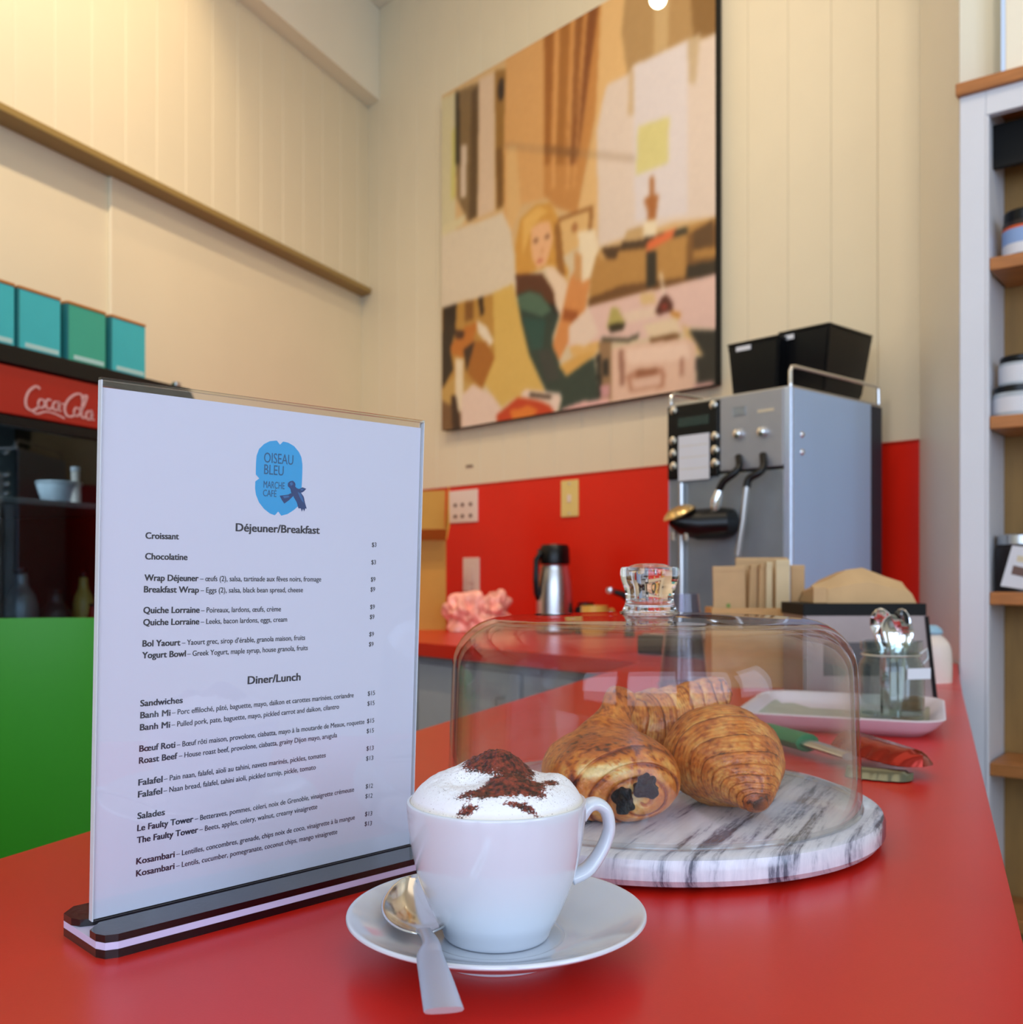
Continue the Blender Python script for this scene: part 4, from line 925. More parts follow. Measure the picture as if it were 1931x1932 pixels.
def croissant(label, spine, rad, twist, layers, group, squash=0.9, dark_tip=(0.25, 0.2), seed=1.0, lay_up=None, nseg=150, nr=72):
    """spine: world points; rad: radii at them; layers: list of t positions where a wrap ends"""
    o0 = Vector(spine[0]); pts = smooth_prof([tuple(Vector(p)-o0)+(r,) for p, r in zip(spine, rad)], 24)
    m = len(pts); bm = B(); rings = []; shade = []
    for j in range(nseg+1):
        t = j/nseg; f = t*(m-1); i = min(int(f), m-2); k = f-i
        P = Vector(pts[i][:3]).lerp(Vector(pts[i+1][:3]), k); R = max(0.0004, pts[i][3]*(1-k)+pts[i+1][3]*k)
        T = (Vector(pts[min(i+2, m-1)][:3])-Vector(pts[max(i-1, 0)][:3])).normalized()
        S = T.cross(Vector((0, 0, 1))).normalized(); U = S.cross(T).normalized()
        ring = []
        for q in range(nr):
            a = 2*PI*q/nr
            # diagonal wraps: the layer edge wanders around the roll
            tt = t+twist*math.sin(a+0.4)*0.5+0.012*math.sin(3*a+seed)+0.010*MN.noise(Vector((math.cos(a)*1.5, math.sin(a)*1.5, seed+t*5)))
            st = 0.0; edge = 0.0; pr = 0.0; nx = 1.0
            for li, l in enumerate(layers):
                if tt < l: nx = l; break
                pr = l
            sp_ = max(1e-3, nx-pr); fr = (tt-pr)/sp_
            rise = fr if not lay_up else (1-fr)
            st = 0.115*min(1, sp_/0.06)*(rise-0.5)
            line = math.exp(-((fr-1.0)/0.10)**2)+math.exp(-(fr/0.07)**2)
            fine = 0.5*math.sin(tt*2*PI*58+2.2*MN.noise(Vector((math.cos(a)*3, math.sin(a)*3, t*9+seed))))
            rr = R*(1+st-0.045*line+0.017*fine+0.05*fbm((math.cos(a), math.sin(a), t*4), 1.4, 3, seed))
            ring.append(bm.verts.new(P+S*rr*math.cos(a)+U*rr*squash*math.sin(a)))
            shade.append((rise, line, fine, t, a))
        rings.append(ring)
    for a, b in zip(rings, rings[1:]):
        for q in range(nr): bm.faces.new((a[q], a[(q+1) % nr], b[(q+1) % nr], b[q]))
    bm.faces.new(rings[0][::-1]); bm.faces.new(rings[-1])
    zmin = 0.0
    o = obj('croissant', bm, PM, smooth='all'); o.location = o0
    def fn(co, no, i):
        rise, line, fine, t, a = shade[min(i, len(shade)-1)]
        n1 = fbm(co, 60, 4, seed); n2 = fbm(co, 340, 2, seed+5)
        v = 0.54+0.42*n1+0.20*n2+0.17*fine-0.20*(1-rise)+0.26*line
        v += 0.50*max(0, 1-t/dark_tip[0])**2+0.35*max(0, (t-(1-dark_tip[1]))/dark_tip[1])**2
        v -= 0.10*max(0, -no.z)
        if n2 > 0.22: v += 0.16
        return ramp(v, CR)
    color_mesh(o, fn)
    return tag(o, label, 'pastry', group)
ZM = CT+MT
# right-hand croissant, tip towards the viewer
s1 = [(0.1655, 0.668, ZM+0.0145), (0.1640, 0.675, ZM+0.017), (0.1620, 0.688, ZM+0.0245), (0.1595, 0.705, ZM+0.0315), (0.1560, 0.728, ZM+0.0345), (0.1515, 0.752, ZM+0.0345), (0.1490, 0.768, ZM+0.032), (0.1480, 0.780, ZM+0.028)]
r1 = [0.0055, 0.0125, 0.0225, 0.0325, 0.0405, 0.0395, 0.026, 0.006]
cr1 = croissant('golden croissant at the right, tapered tip pointing to the viewer', s1, r1, 0.05, [0.10, 0.15, 0.20, 0.25, 0.305, 0.37, 0.45, 0.56, 0.70, 0.85], 'pastries under the glass dome', 0.86, (0.22, 0.1), 3.0)
# croissant at the back, lying across
YB = 0.79
s2 = [at(1176, 1385, 0.800), at(1192, 1378, 0.803), at(1224, 1372, 0.81), at(1268, 1354, 0.817), at(1306, 1334, 0.822), at(1340, 1314, 0.825), at(1362, 1302, 0.825), at(1374, 1296, 0.825)]
r2 = [0.012, 0.0225, 0.0290, 0.0260, 0.0215, 0.0165, 0.0125, 0.0070]
cr2 = croissant('darker croissant lying across the back behind the other pastries', s2, r2, -0.09, [0.14, 0.27, 0.36, 0.50, 0.60, 0.72, 0.84, 0.93], 'pastries under the glass dome', 1.0, (0.10, 0.16), 8.0)
# chocolate pastry: flattened roll whose spiral end faces the viewer, a folded corner standing up behind
def choc_pastry():
    C = Vector((0.0690, 0.706, ZM))
    cp = empty('chocolate_pastry', C, 0, 'rolled chocolate pastry with two chocolate sticks showing, beside the cup', 'pastry', 'pastries under the glass dome')
    nr, ns = 150, 110
    ax = Vector((0.16, -0.98, -0.06)).normalized(); S = Vector((0.985, 0.17, 0.0)).normalized(); U = S.cross(ax).normalized()
    if U.z < 0: U = -U
    hx, hz, hl = 0.0465, 0.0305, 0.046
    bm = B(); rows = []; info = []
    for j in range(ns+1):
        f = j/ns*PI; ca_, sa = math.cos(f), math.sin(f)
        lon = math.copysign(abs(ca_)**0.75, ca_); lat = sa**0.62 if sa > 0 else 0
        row = []
        for q in range(nr):
            a = 2*PI*q/nr; x, z = math.cos(a), math.sin(a)
            xx = math.copysign(abs(x)**0.9, x); zz = math.copysign(abs(z)**0.9, z)
            if zz < 0: zz *= 0.92
            p = S*(hx*lat*xx)+U*(hz*lat*zz)+ax*(hl*lon)
            k = 1+0.05*fbm(p, 22, 3, 2)
            # spiral relief over the end that faces the viewer
            sp_ = 0.0; rr_ = 0.0
            if lon > 0.25:
                cx_, cz_ = 0.010, -0.006
                ux, uz = hx*lat*xx-cx_, hz*lat*zz-cz_
                rr_ = math.hypot(ux/1.35, uz); th = math.atan2(uz, ux/1.35)
                ph = rr_/0.0086-th/(2*PI)+0.12*fbm(p, 40, 2, 4)
                fr = ph-math.floor(ph)
                groove = math.exp(-((fr-0.5)/0.10)**2)
                sp_ = groove*min(1, (lon-0.25)/0.3)
            p = p*k-ax*(0.0030*sp_)+ax*(0.003*(1 if lon > 0.3 else 0)*max(0, 1-rr_/0.02))
            row.append(bm.verts.new(p+Vector((0, 0, 0.0268)))); info.append((lon, sp_, rr_, a, xx, zz))
        rows.append(row)
    for a, b in zip(rows, rows[1:]):
        for q in range(nr): bm.faces.new((a[q], a[(q+1) % nr], b[(q+1) % nr], b[q]))
    bm.faces.new(rows[0][::-1]); bm.faces.new(rows[-1])
    o = obj('dough_roll', bm, PM, cp, smooth='all')
    for v in o.data.vertices: v.co.z = max(v.co.z, 0.0006)
    def fn(co, no, i):
        lon, sp_, rr_, a, xx, zz = info[min(i, len(info)-1)]
        n1 = fbm(co, 55, 4, 9); n2 = fbm(co, 300, 2, 3)
        v = 0.40+0.36*n1+0.16*n2+0.34*sp_
        if n2 > 0.2 and no.z > 0.3: v += 0.22
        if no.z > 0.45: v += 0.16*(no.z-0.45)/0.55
        pale = math.exp(-abs((co.x+0.010)/0.020)**3-((co.z-0.0385-0.10*(co.x+0.01))/0.0042)**2)*(1 if lon > 0.0 else 0)
        v -= 0.75*pale
        if lon > 0: v += 0.7*math.exp(-((co.x+0.0285)/0.0030)**2-((co.z-0.033)/0.009)**2)
        v -= 0.45*math.exp(-((co.x-0.012)/0.006)**2-((co.z-0.022)/0.006)**2)
        return ramp(v, CR)
    color_mesh(o, fn)
    # folded corner
    s3 = [tuple(at(1150, 1420, 0.725)-C), tuple(at(1152, 1385, 0.735)-C), tuple(at(1160, 1350, 0.745)-C), tuple(at(1170, 1322, 0.755)-C), tuple(at(1176, 1306, 0.76)-C), tuple(at(1178, 1299, 0.762)-C)]
    r3 = [0.0400, 0.0235, 0.0130, 0.0125, 0.0100, 0.0040]
    q3 = smooth_prof([s+(r,) for s, r in zip(s3, r3)], 12); bm = B()
    tube(bm, [x[:3] for x in q3], [x[3] for x in q3], 48, up=(0, 1, 0), ry=[x[3]*0.62 for x in q3])
    for v in bm.verts:
        v.co += Vector((1, 0.4, 0.3))*0.0022*fbm(v.co, 45, 3, 1)
    o = obj('folded_corner', bm, PM, cp, smooth='all')
    color_mesh(o, lambda co, no, i: ramp(0.50+0.38*fbm(co, 60, 4, 2)+(0.22 if fbm(co, 300, 2, 6) > 0.16 else 0)+(0.10 if co.z > 0.085 else 0), CR))
    # chocolate sticks, rough and black
    for (px, py, yy, rx, rz2, sd) in ((1178, 1512, 0.6530, 0.0060, 0.0075, 1), (1220, 1484, 0.6550, 0.0068, 0.0066, 7)):
        c_ = at(px, py, yy)-C; bm = B(); blob(bm, (0, 0, 0), (rx, 0.009, rz2), 0.75, 210, sd, 5)
        obj('chocolate_stick', bm, mat('dark_chocolate', srgb(10, 6, 6), 0.5, bump=1.0, bscale=700, spec=0.25), cp, smooth='all', loc=c_)
    return cp
choc_pastry()

# ------------------------------------------------------------------ saucer, cup, foam, spoon
SCN = Vector((-0.0075, 0.507, CT))
sau = empty('saucer', SCN, 0, 'white porcelain saucer under the cappuccino cup', 'saucer')
SR = 0.0750
obj('dish', lathe(B(), smooth_prof([(0, 0.0035), (0.028, 0.0035), (0.031, 0.0), (0.034, 0.0), (0.037, 0.0035), (0.055, 0.0095), (0.070, 0.0165), (SR-0.0006, 0.0188), (SR, 0.0200), (SR-0.0012, 0.0210), (0.069, 0.0192), (0.055, 0.0138), (0.042, 0.0098), (0.035, 0.0085), (0.0335, 0.0078), (0.029, 0.0075), (0, 0.0075)], 6), 128), M['porcelain'], sau, smooth='all')
cup = empty('cappuccino_cup', SCN+Vector((0, 0, 0.0077)), 0, 'white porcelain cup filled with milk foam dusted with cocoa', 'cup')
CH = 0.0682; RR = 0.0455
cupprof = [(0, 0.002), (0.022, 0.002), (0.0245, 0.0002), (0.0262, 0.0006), (0.0290, 0.0050), (0.0330, 0.0130), (0.0375, 0.0250), (0.0412, 0.0380), (0.0438, 0.0520), (0.0452, 0.0640), (RR, CH-0.0008), (RR-0.0010, CH), (RR-0.0024, CH-0.001), (0.0425, 0.058), (0.0400, 0.042), (0.034, 0.02), (0.022, 0.006), (0, 0.005)]
cupprof = [(0, 0.002), (0.021, 0.002), (0.0240, 0.0002), (0.0262, 0.0008), (0.0282, 0.0052), (0.0318, 0.0120), (0.0368, 0.0235), (0.0408, 0.0360), (0.0434, 0.0490), (0.0448, 0.0610), (RR-0.0004, CH-0.0010), (RR-0.0012, CH), (RR-0.0026, CH-0.001), (0.0420, 0.058), (0.0398, 0.042), (0.034, 0.02), (0.022, 0.006), (0, 0.005)]
obj('body', lathe(B(), smooth_prof(cupprof, 6), 128), M['porcelain'], cup, smooth='all')
hq = [(0.0430, 0.0, 0.0570), (0.0475, 0.0005, 0.0625), (0.0530, 0.001, 0.0632), (0.0578, 0.001, 0.0590), (0.0592, 0.001, 0.0505), (0.0565, 0.001, 0.0420), (0.0515, 0.0005, 0.0345), (0.0460, 0.0, 0.0295), (0.0385, 0.0, 0.0265)]
hs = smooth_prof(hq, 6)
bmh = B(); tube(bmh, hs, [0.0030+0.0008*abs(1-2*i/(len(hs)-1)) for i in range(len(hs))], 20, up=(0, 1, 0), ry=[0.0052+0.0012*abs(1-2*i/(len(hs)-1)) for i in range(len(hs))])
obj('handle', bmh, M['porcelain'], cup, smooth='all', rz=0.20)
# foam: height field inside the rim
def foam():
    N_R, N_A = 150, 260; R0 = RR-0.0018; bm = B(); rows = []
    G = [(0.003, 0.004, 0.0120, 0.013, 0.0125), (-0.016, 0.004, 0.014, 0.018, 0.0065), (0.031, 0.002, 0.0075, 0.014, 0.0030), (0.008, -0.020, 0.013, 0.009, 0.0050), (-0.006, 0.012, 0.010, 0.010, 0.0030), (0.012, 0.014, 0.006, 0.010, 0.0030)]
    def hgt(x, y):
        r = math.hypot(x, y)/R0
        e = max(0, 1-r**9)
        h = 0.0108*e
        for gx_, gy_, sx_, sy_, hh in G: h += hh*math.exp(-((x-gx_)/sx_)**2-((y-gy_)/sy_)**2)*e**0.6
        # pit left of the cocoa heap
        h -= 0.0025*math.exp(-((x+0.015)/0.007)**2-((y+0.013)/0.006)**2)
        n = fbm((x, y, 0), 90, 4, 3)*0.0012+fbm((x, y, 0), 420, 3, 5)*0.0004
        return h+n*e, r
    me = bpy.data.meshes.new('milk_foam'); vs = []; fs = []; ck = []
    for i in range(N_R+1):
        r = R0*(i/N_R)
        for q in range(N_A if i else 1):
            a = 2*PI*q/N_A; x, y = r*math.cos(a), r*math.sin(a); h, rn = hgt(x, y)
            # cocoa heap regions
            def g(cx_, cy_, sx_, sy_, p=2): return math.exp(-(abs((x-cx_)/sx_)**p)-(abs((y-cy_)/sy_)**p))
            c = 1.3*g(0.001, 0.006, 0.0200, 0.016, 4)+1.25*g(0.009, -0.022, 0.0180, 0.0120, 3)+0.9*g(-0.010, -0.031, 0.012, 0.0045, 2)+0.55*g(-0.024, -0.020, 0.008, 0.006)
            c += 1.0*g(0.0275, -0.010, 0.0042, 0.005)+0.95*g(-0.013, -0.0390, 0.007, 0.0022)+0.80*g(0.013, -0.0380, 0.012, 0.0020)
            c -= 1.3*g(-0.016, -0.014, 0.0095, 0.0055)
            c += 0.34*fbm((x, y, 0), 260, 4, 2)
            base = 0.30*g(0.0, 0.0, 0.045, 0.04, 4)
            ck.append((max(0, min(1, c*0.62+0.02)), base, max(0, min(1, (rn-0.955)/0.04)), 1))
            vs.append((x, y, CH-0.0012+h+0.0011*max(0, min(1, c))*fbm((x, y, 0), 480, 3, 11)))
            if i == 0: break
    for q in range(N_A): fs.append((0, 1+q, 1+(q+1) % N_A))
    for i in range(1, N_R):
        b0 = 1+(i-1)*N_A; b1 = b0+N_A
        for q in range(N_A): fs.append((b0+q, b1+q, b1+(q+1) % N_A, b0+(q+1) % N_A))
    me.from_pydata(vs, [], fs)
    ca = me.color_attributes.new('Cocoa', 'FLOAT_COLOR', 'POINT'); ca.data.foreach_set('color', np.array(ck).ravel())
    me.polygons.foreach_set('use_smooth', [True]*len(me.polygons))
    m = mat('milk_foam', srgb(240, 240, 244), 0.45, bump=0.25, bscale=900); Nn = m.node_tree.nodes; L = m.node_tree.links; b = Nn['Principled BSDF']
    at_ = Nn.new('ShaderNodeAttribute'); at_.attribute_name = 'Cocoa'; sp_ = Nn.new('ShaderNodeSeparateColor'); L.new(at_.outputs['Color'], sp_.inputs[0])
    tc = Nn.new('ShaderNodeTexCoord')
    n1 = Nn.new('ShaderNodeTexNoise'); n1.inputs['Scale'].default_value = 900; n1.inputs['Detail'].default_value = 5; n1.inputs['Roughness'].default_value = 0.65; L.new(tc.outputs['Object'], n1.inputs['Vector'])
    # dense cocoa = mask + grain ; stray specks = finer grain over the whole top
    ad = Nn.new('ShaderNodeMath'); ad.operation = 'ADD'; L.new(sp_.outputs[0], ad.inputs[0]); L.new(n1.outputs['Fac'], ad.inputs[1])
    r1_ = Nn.new('ShaderNodeMapRange'); r1_.inputs['From Min'].default_value = 0.88; r1_.inputs['From Max'].default_value = 0.97; L.new(ad.outputs[0], r1_.inputs['Value'])
    n2 = Nn.new('ShaderNodeTexNoise'); n2.inputs['Scale'].default_value = 1300; n2.inputs['Detail'].default_value = 2; L.new(tc.outputs['Object'], n2.inputs['Vector'])
    ad2 = Nn.new('ShaderNodeMath'); ad2.operation = 'MULTIPLY_ADD'; ad2.inputs[1].default_value = 0.42; L.new(sp_.outputs[1], ad2.inputs[0]); L.new(n2.outputs['Fac'], ad2.inputs[2])
    r2_ = Nn.new('ShaderNodeMapRange'); r2_.inputs['From Min'].default_value = 0.755; r2_.inputs['From Max'].default_value = 0.80; r2_.inputs['To Max'].default_value = 0.8; L.new(ad2.outputs[0], r2_.inputs['Value'])
    mxx = Nn.new('ShaderNodeMath'); mxx.operation = 'MAXIMUM'; L.new(r1_.outputs[0], mxx.inputs[0]); L.new(r2_.outputs[0], mxx.inputs[1])
    n3 = Nn.new('ShaderNodeTexNoise'); n3.inputs['Scale'].default_value = 420; n3.inputs['Detail'].default_value = 4; L.new(tc.outputs['Object'], n3.inputs['Vector'])
    cr = Nn.new('ShaderNodeValToRGB'); cr.color_ramp.elements[0].position = 0.38; cr.color_ramp.elements[0].color = srgb(40, 14, 12); cr.color_ramp.elements[1].position = 0.66; cr.color_ramp.elements[1].color = srgb(140, 54, 36); L.new(n3.outputs['Fac'], cr.inputs[0])
    rimc = Nn.new('ShaderNodeMix'); rimc.data_type = 'RGBA'; rimc.inputs['A'].default_value = srgb(242, 241, 246); rimc.inputs['B'].default_value = srgb(214, 196, 160)
    sc_ = Nn.new('ShaderNodeMath'); sc_.operation = 'MULTIPLY'; sc_.inputs[1].default_value = 0.7; L.new(sp_.outputs[2], sc_.inputs[0]); L.new(sc_.outputs[0], rimc.inputs['Factor'])
    fin = Nn.new('ShaderNodeMix'); fin.data_type = 'RGBA'; L.new(mxx.outputs[0], fin.inputs['Factor']); L.new(rimc.outputs['Result'], fin.inputs['A']); L.new(cr.outputs[0], fin.inputs['B']); L.new(fin.outputs['Result'], b.inputs['Base Color'])
    b.inputs['Subsurface Weight'].default_value = 0.0
    me.materials.append(m); o = bpy.data.objects.new('milk_foam', me); COL.objects.link(o); o.parent = cup
    o['label'] = 'white milk foam with a heap of brown cocoa'
foam()
# spoon on the saucer
def big_spoon():
    tipw = at(776, 1657, 0.5450); neck = at(800, 1759, 0.4790); endw = at(838, 1914, 0.3780)
    tipw.z = CT+0.0262; neck.z = CT+0.0190; 
    rimp = at(812, 1815, 0.435); rimp.z = CT+0.0246
    endw.z = CAMZ+(HY-1906)/F*endw.y
    e = empty('teaspoon', neck, 0, 'polished steel teaspoon lying on the saucer beside the cup', 'spoon')
    d = (tipw-neck); Lb = d.length; dx = d.normalized(); side = dx.cross(Vector((0, 0, 1))).normalized(); upv = side.cross(dx).normalized()
    bm = B(); nu, nv = 36, 24; rows = []
    for i in range(nu+1):
        u = i/nu
        w_ = 0.0178*math.sin(PI*min(1, max(0, u))**0.82)**0.62 if 0 < u < 1 else 0.0
        w_ = max(w_, 0.0036*(1-u)*1.0 if u < 0.15 else 0.0003)
        row = []
        for k in range(nv+1):
            s = k/nv*2-1
            dep = 0.0078*math.sin(PI*u)**0.8*(1-abs(s)**2.2)
            row.append(bm.verts.new(dx*(u*Lb)+side*(w_*s)-upv*dep))
        rows.append(row)
    for a, b in zip(rows, rows[1:]):
        for k in range(nv): bm.faces.new((a[k], a[k+1], b[k+1], b[k]))
    bmesh.ops.recalc_face_normals(bm, faces=bm.faces)
    bmesh.ops.solidify(bm, geom=bm.faces[:], thickness=0.0010)
    obj('bowl', bm, M['chrome_soft'], e, smooth='all')
    # handle
    ctrl = [(Vector((0, 0, 0))+dx*0.001, 0.0038, 0.0016), (at(804, 1768, 0.470)-neck, 0.0032, 0.0018), (rimp-neck+Vector((-0.0005, 0.012, 0.0005)), 0.0040, 0.0016), (rimp-neck, 0.0058, 0.0014), (rimp.lerp(endw, 0.45)-neck, 0.0068, 0.0013), (rimp.lerp(endw, 0.85)-neck, 0.0074, 0.0012), (endw-neck, 0.0076, 0.0011)]
    ctrl[1] = (Vector((ctrl[1][0].x, ctrl[1][0].y, 0.0024)), 0.0032, 0.0018)
    pts = smooth_prof([tuple(c[0])+(c[1], c[2]) for c in ctrl], 10)
    bm = B(); rows = []; m_ = len(pts)
    for i, p_ in enumerate(pts):
        P = Vector(p_[:3]); T = (Vector(pts[min(i+1, m_-1)][:3])-Vector(pts[max(i-1, 0)][:3])).normalized()
        S = T.cross(Vector((0, 0, 1))).normalized(); U = S.cross(T).normalized(); w_, h_ = p_[3], p_[4]
        sec = [(-1, 0), (-0.9, 0.7), (-0.6, 1), (0, 1.15), (0.6, 1), (0.9, 0.7), (1, 0), (0.9, -0.7), (0.6, -1), (0, -1.1), (-0.6, -1), (-0.9, -0.7)]
        rows.append([bm.verts.new(P+S*w_*a+U*h_*b) for a, b in sec])
    for a, b in zip(rows, rows[1:]):
        for k in range(12): bm.faces.new((a[k], a[(k+1) % 12], b[(k+1) % 12], b[k]))
    bm.faces.new(rows[0][::-1]); bm.faces.new(rows[-1])
    obj('handle', bm, mat('satin_cutlery_steel', (0.58, 0.59, 0.62), 0.30, 1.0, bump=0.03, bscale=300), e, smooth=50)
big_spoon()

# ------------------------------------------------------------------ menu holder and sheet
AN = math.radians(44.3)
sheet_o = Vector((-0.2161, 0.514, CT+0.012))
FS2 = Frame(sheet_o, AN)
SW, SH = 0.2100, 0.2715
lean = math.atan2(0.0118, SH)
hold = empty('menu_holder', sheet_o, AN, 'clear acrylic menu stand on a black base with white core stripe', 'sign holder')
tilt = empty('acrylic_sleeve', (0, 0, 0)); tilt.parent = hold; tilt.rotation_euler = (lean, 0, 0)
HT = SH+0.0035
bm = B(); box(bm, 0.0018, SW-0.0010, -0.0022, -0.0009, 0, HT, bev=0.0003, seg=1)
obj('front_sheet', bm, M['acrylic'], tilt)
bm = B(); box(bm, 0.0018, SW-0.0010, 0.0007, 0.0018, 0, HT, bev=0.0003, seg=1)
obj('rear_sheet', bm, M['acrylic'], tilt)
obj('cut_edge', mbox(0.0011, 0.0017, -0.0022, 0.0018, 0, HT), M['acrylic_edge'], tilt)
obj('cut_edge', mbox(SW-0.0009, SW-0.0003, -0.0022, 0.0018, 0, HT), M['acrylic_edge'], tilt)
bm = B(); box(bm, 0.0011, SW-0.0003, -0.0022, 0.0018, HT+0.0001, HT+0.0014)
obj('cut_edge', bm, real_glass('acrylic_top_edge', (0.8, 0.85, 0.88), 1.49, 0.05), tilt)
def base_poly(x0, x1, y0, y1, r):
    return [(x0+r, y0), (x0+r*0.3, y0+r*0.3), (x0, y0+r), (x0, y1-r), (x0+r, y1), (x1-r, y1), (x1, y1-r), (x1, y0+r), (x1-r, y0)]
BX0, BX1, BY0, BY1 = -0.004, SW+0.018, -0.0275, 0.030
obj('base_foot', prism(B(), base_poly(BX0, BX1, BY0, BY1, 0.008), -0.012, -0.0078), M['black_gloss'], hold)
obj('base_core', prism(B(), base_poly(BX0, BX1, BY0, BY1, 0.008), -0.0077, -0.0041), M['lavender'], hold)
obj('base_top', prism(B(), base_poly(BX0, BX1, BY0, -0.0042, 0.008), -0.0040, -0.0003), M['black_gloss'], hold)
obj('base_top', prism(B(), base_poly(BX0, BX1, 0.0038, BY1, 0.008), -0.0040, -0.0003), M['black_gloss'], hold)
sh = empty('menu_sheet', sheet_o, AN, 'white printed cafe menu page with blue bird logo inside the acrylic stand', 'menu')
sh.rotation_mode = 'XYZ'; sh.rotation_euler = (0, 0, AN)
tl = empty('page', (0, 0, 0)); tl.parent = sh; tl.rotation_euler = (lean, 0, 0)
obj('paper', mbox(0.0025, SW-0.0018, -0.0004, 0.0004, 0.0005, SH), M['paper'], tl)
Mw = Matrix.Translation(sheet_o) @ Matrix.Rotation(AN, 4, 'Z') @ Matrix.Rotation(lean, 4, 'X'); Mi = Mw.inverted()
n_w = (Mw.to_3x3() @ Vector((0, 1, 0))); o_w = Mw @ Vector((0, -0.00045, 0)); cam_w = Vector((0, 0, CAMZ))
def S2(px, py):
    d = Vector(((px-CX)/F, 1, (HY-py)/F)); t = (o_w-cam_w).dot(n_w)/d.dot(n_w); l = Mi @ (cam_w+d*t); return l.x, l.z
dg = None
def text_mesh(body, size, bold=0.0, shear=0.0, spacing=1.0):
    c = bpy.data.curves.new('t', 'FONT'); c.body = body; c.size = size; c.resolution_u = 3; c.offset = bold; c.shear = shear; c.space_character = spacing
    o = bpy.data.objects.new('t', c); COL.objects.link(o)
    dgr = bpy.context.evaluated_depsgraph_get(); dgr.update()
    m = bpy.data.meshes.new_from_object(o.evaluated_get(dgr)); 
    bpy.data.objects.remove(o); bpy.data.curves.remove(c); return m
TV, TF = [], []
def put(body, a, b, size, bold, store):
    m = text_mesh(body, 1.0, 0.0)
    xs = [v.co.x for v in m.vertices]; x0, x1 = min(xs), max(xs)
    (ax_, az), (bx_, bz) = S2(*a), S2(*b); L_ = math.hypot(bx_-ax_, bz-az); ang = math.atan2(bz-az, bx_-ax_)
    sx = L_/(x1-x0); V, Fc = store
    for d, (ox, oz) in enumerate(((-bold, -bold*0.4), (bold, -bold*0.4), (-bold, bold*0.4), (bold, bold*0.4))):
        n0 = len(V)
        for v in m.vertices:
            x, z = (v.co.x-x0)*sx+ox, v.co.y*size+oz
            V.append((ax_+x*math.cos(ang)-z*math.sin(ang), -0.00050-d*0.00001, az+x*math.sin(ang)+z*math.cos(ang)))
        for p_ in m.polygons: Fc.append([n0+i for i in p_.vertices])
    bpy.data.meshes.remove(m)
Z1 = lambda x, y: (150+x/2.9708, 720+y/2.9708)
Z3 = lambda x, y: (120+x/2.7586, 1250+y/2.7586)
HD, BO, RG, PRC = ([], []), ([], []), ([], []), ([], [])
SB, SRG, SHD, SP_ = 0.0048, 0.0042, 0.0064, 0.0040
put('Déjeuner/Breakfast', Z1(878, 838), Z1(1346, 853), SHD, 0.00022, HD)
put('Diner/Lunch', Z3(960, 112), Z3(1233, 92), SHD, 0.00022, HD)
for s, x0, y0, x1, y1, z in (('Croissant', 372, 880, 557, 884, Z1), ('Chocolatine', 370, 996, 605, 1000, Z1), ('Wrap Déjeuner', 366, 1116, 667, 1118, Z1), ('Breakfast Wrap', 363, 1181, 669, 1183, Z1), ('Quiche Lorraine', 360, 1298, 673, 1295, Z1), ('Quiche Lorraine', 359, 1366, 671, 1360, Z1), ('Bol Yaourt', 355, 1485, 565, 1478, Z1), ('Yogurt Bowl', 353, 1551, 596, 1540, Z1),
        ('Sandwiches', 401, 228, 620, 210, Z3), ('Banh Mi', 401, 290, 556, 276, Z3), ('Banh Mi', 399, 353, 554, 338, Z3), ('Bœuf Roti', 396, 464, 581, 442, Z3), ('Roast Beef', 394, 526, 592, 500, Z3), ('Falafel', 391, 640, 515, 621, Z3), ('Falafel', 389, 702, 513, 682, Z3), ('Salades', 386, 814, 527, 792, Z3), ('Le Faulty Tower', 385, 877, 675, 828, Z3), ('The Faulty Tower', 383, 940, 700, 884, Z3), ('Kosambari', 380, 1050, 578, 1012, Z3), ('Kosambari', 379, 1113, 577, 1073, Z3)):
    put(s, z(x0, y0), z(x1, y1), SB, 0.00017, BO)
for s, x0, y0, x1, y1, z in (('– œufs (2), salsa, tartinade aux fêves noirs, fromage', 677, 1118, 1355, 1120, Z1), ('– Eggs (2), salsa, black bean spread, cheese', 680, 1183, 1253, 1180, Z1), ('– Poireaux, lardons, œufs, crème', 683, 1295, 1130, 1287, Z1), ('– Leeks, bacon lardons, eggs, cream', 681, 1359, 1164, 1345, Z1), ("– Yaourt grec, sirop d’érable, granola maison, fruits", 575, 1477, 1265, 1447, Z1), ('– Greek Yogurt, maple syrup, house granola, fruits', 605, 1539, 1280, 1504, Z1),
        ('– Porc effiloché, pâté, baguette, mayo, daïkon et carottes marinées, coriandre', 565, 273, 1510, 180, Z3), ('– Pulled pork, pate, baguette, mayo, pickled carrot and daikon, cilantro', 563, 336, 1434, 240, Z3), ('– Bœuf rôti maison, provolone, ciabatta, mayo à la moutarde de Meaux, roquette', 590, 440, 1566, 318, Z3), ('– House roast beef, provolone, ciabatta, grainy Dijon mayo, arugula', 601, 498, 1424, 388, Z3), ('– Pain naan, falafel, aïoli au tahini, navets marinés, pickles, tomates', 523, 618, 1365, 492, Z3), ('– Naan bread, falafel, tahini aioli, pickled turnip, pickle, tomato', 521, 679, 1313, 555, Z3), ('– Betteraves, pommes, cèleri, noix de Grenoble, vinaigrette crémeuse', 684, 825, 1512, 670, Z3), ('– Beets, apples, celery, walnut, creamy vinaigrette', 708, 881, 1321, 760, Z3), ('– Lentilles, concombres, grenade, chips noix de coco, vinaigrette à la mangue', 588, 1009, 1516, 815, Z3), ('– Lentils, cucumber, pomegranate, coconut chips, mango vinaigrette', 587, 1070, 1425, 890, Z3)):
    put(s, z(x0, y0), z(x1, y1), SRG, 0.00006, RG)
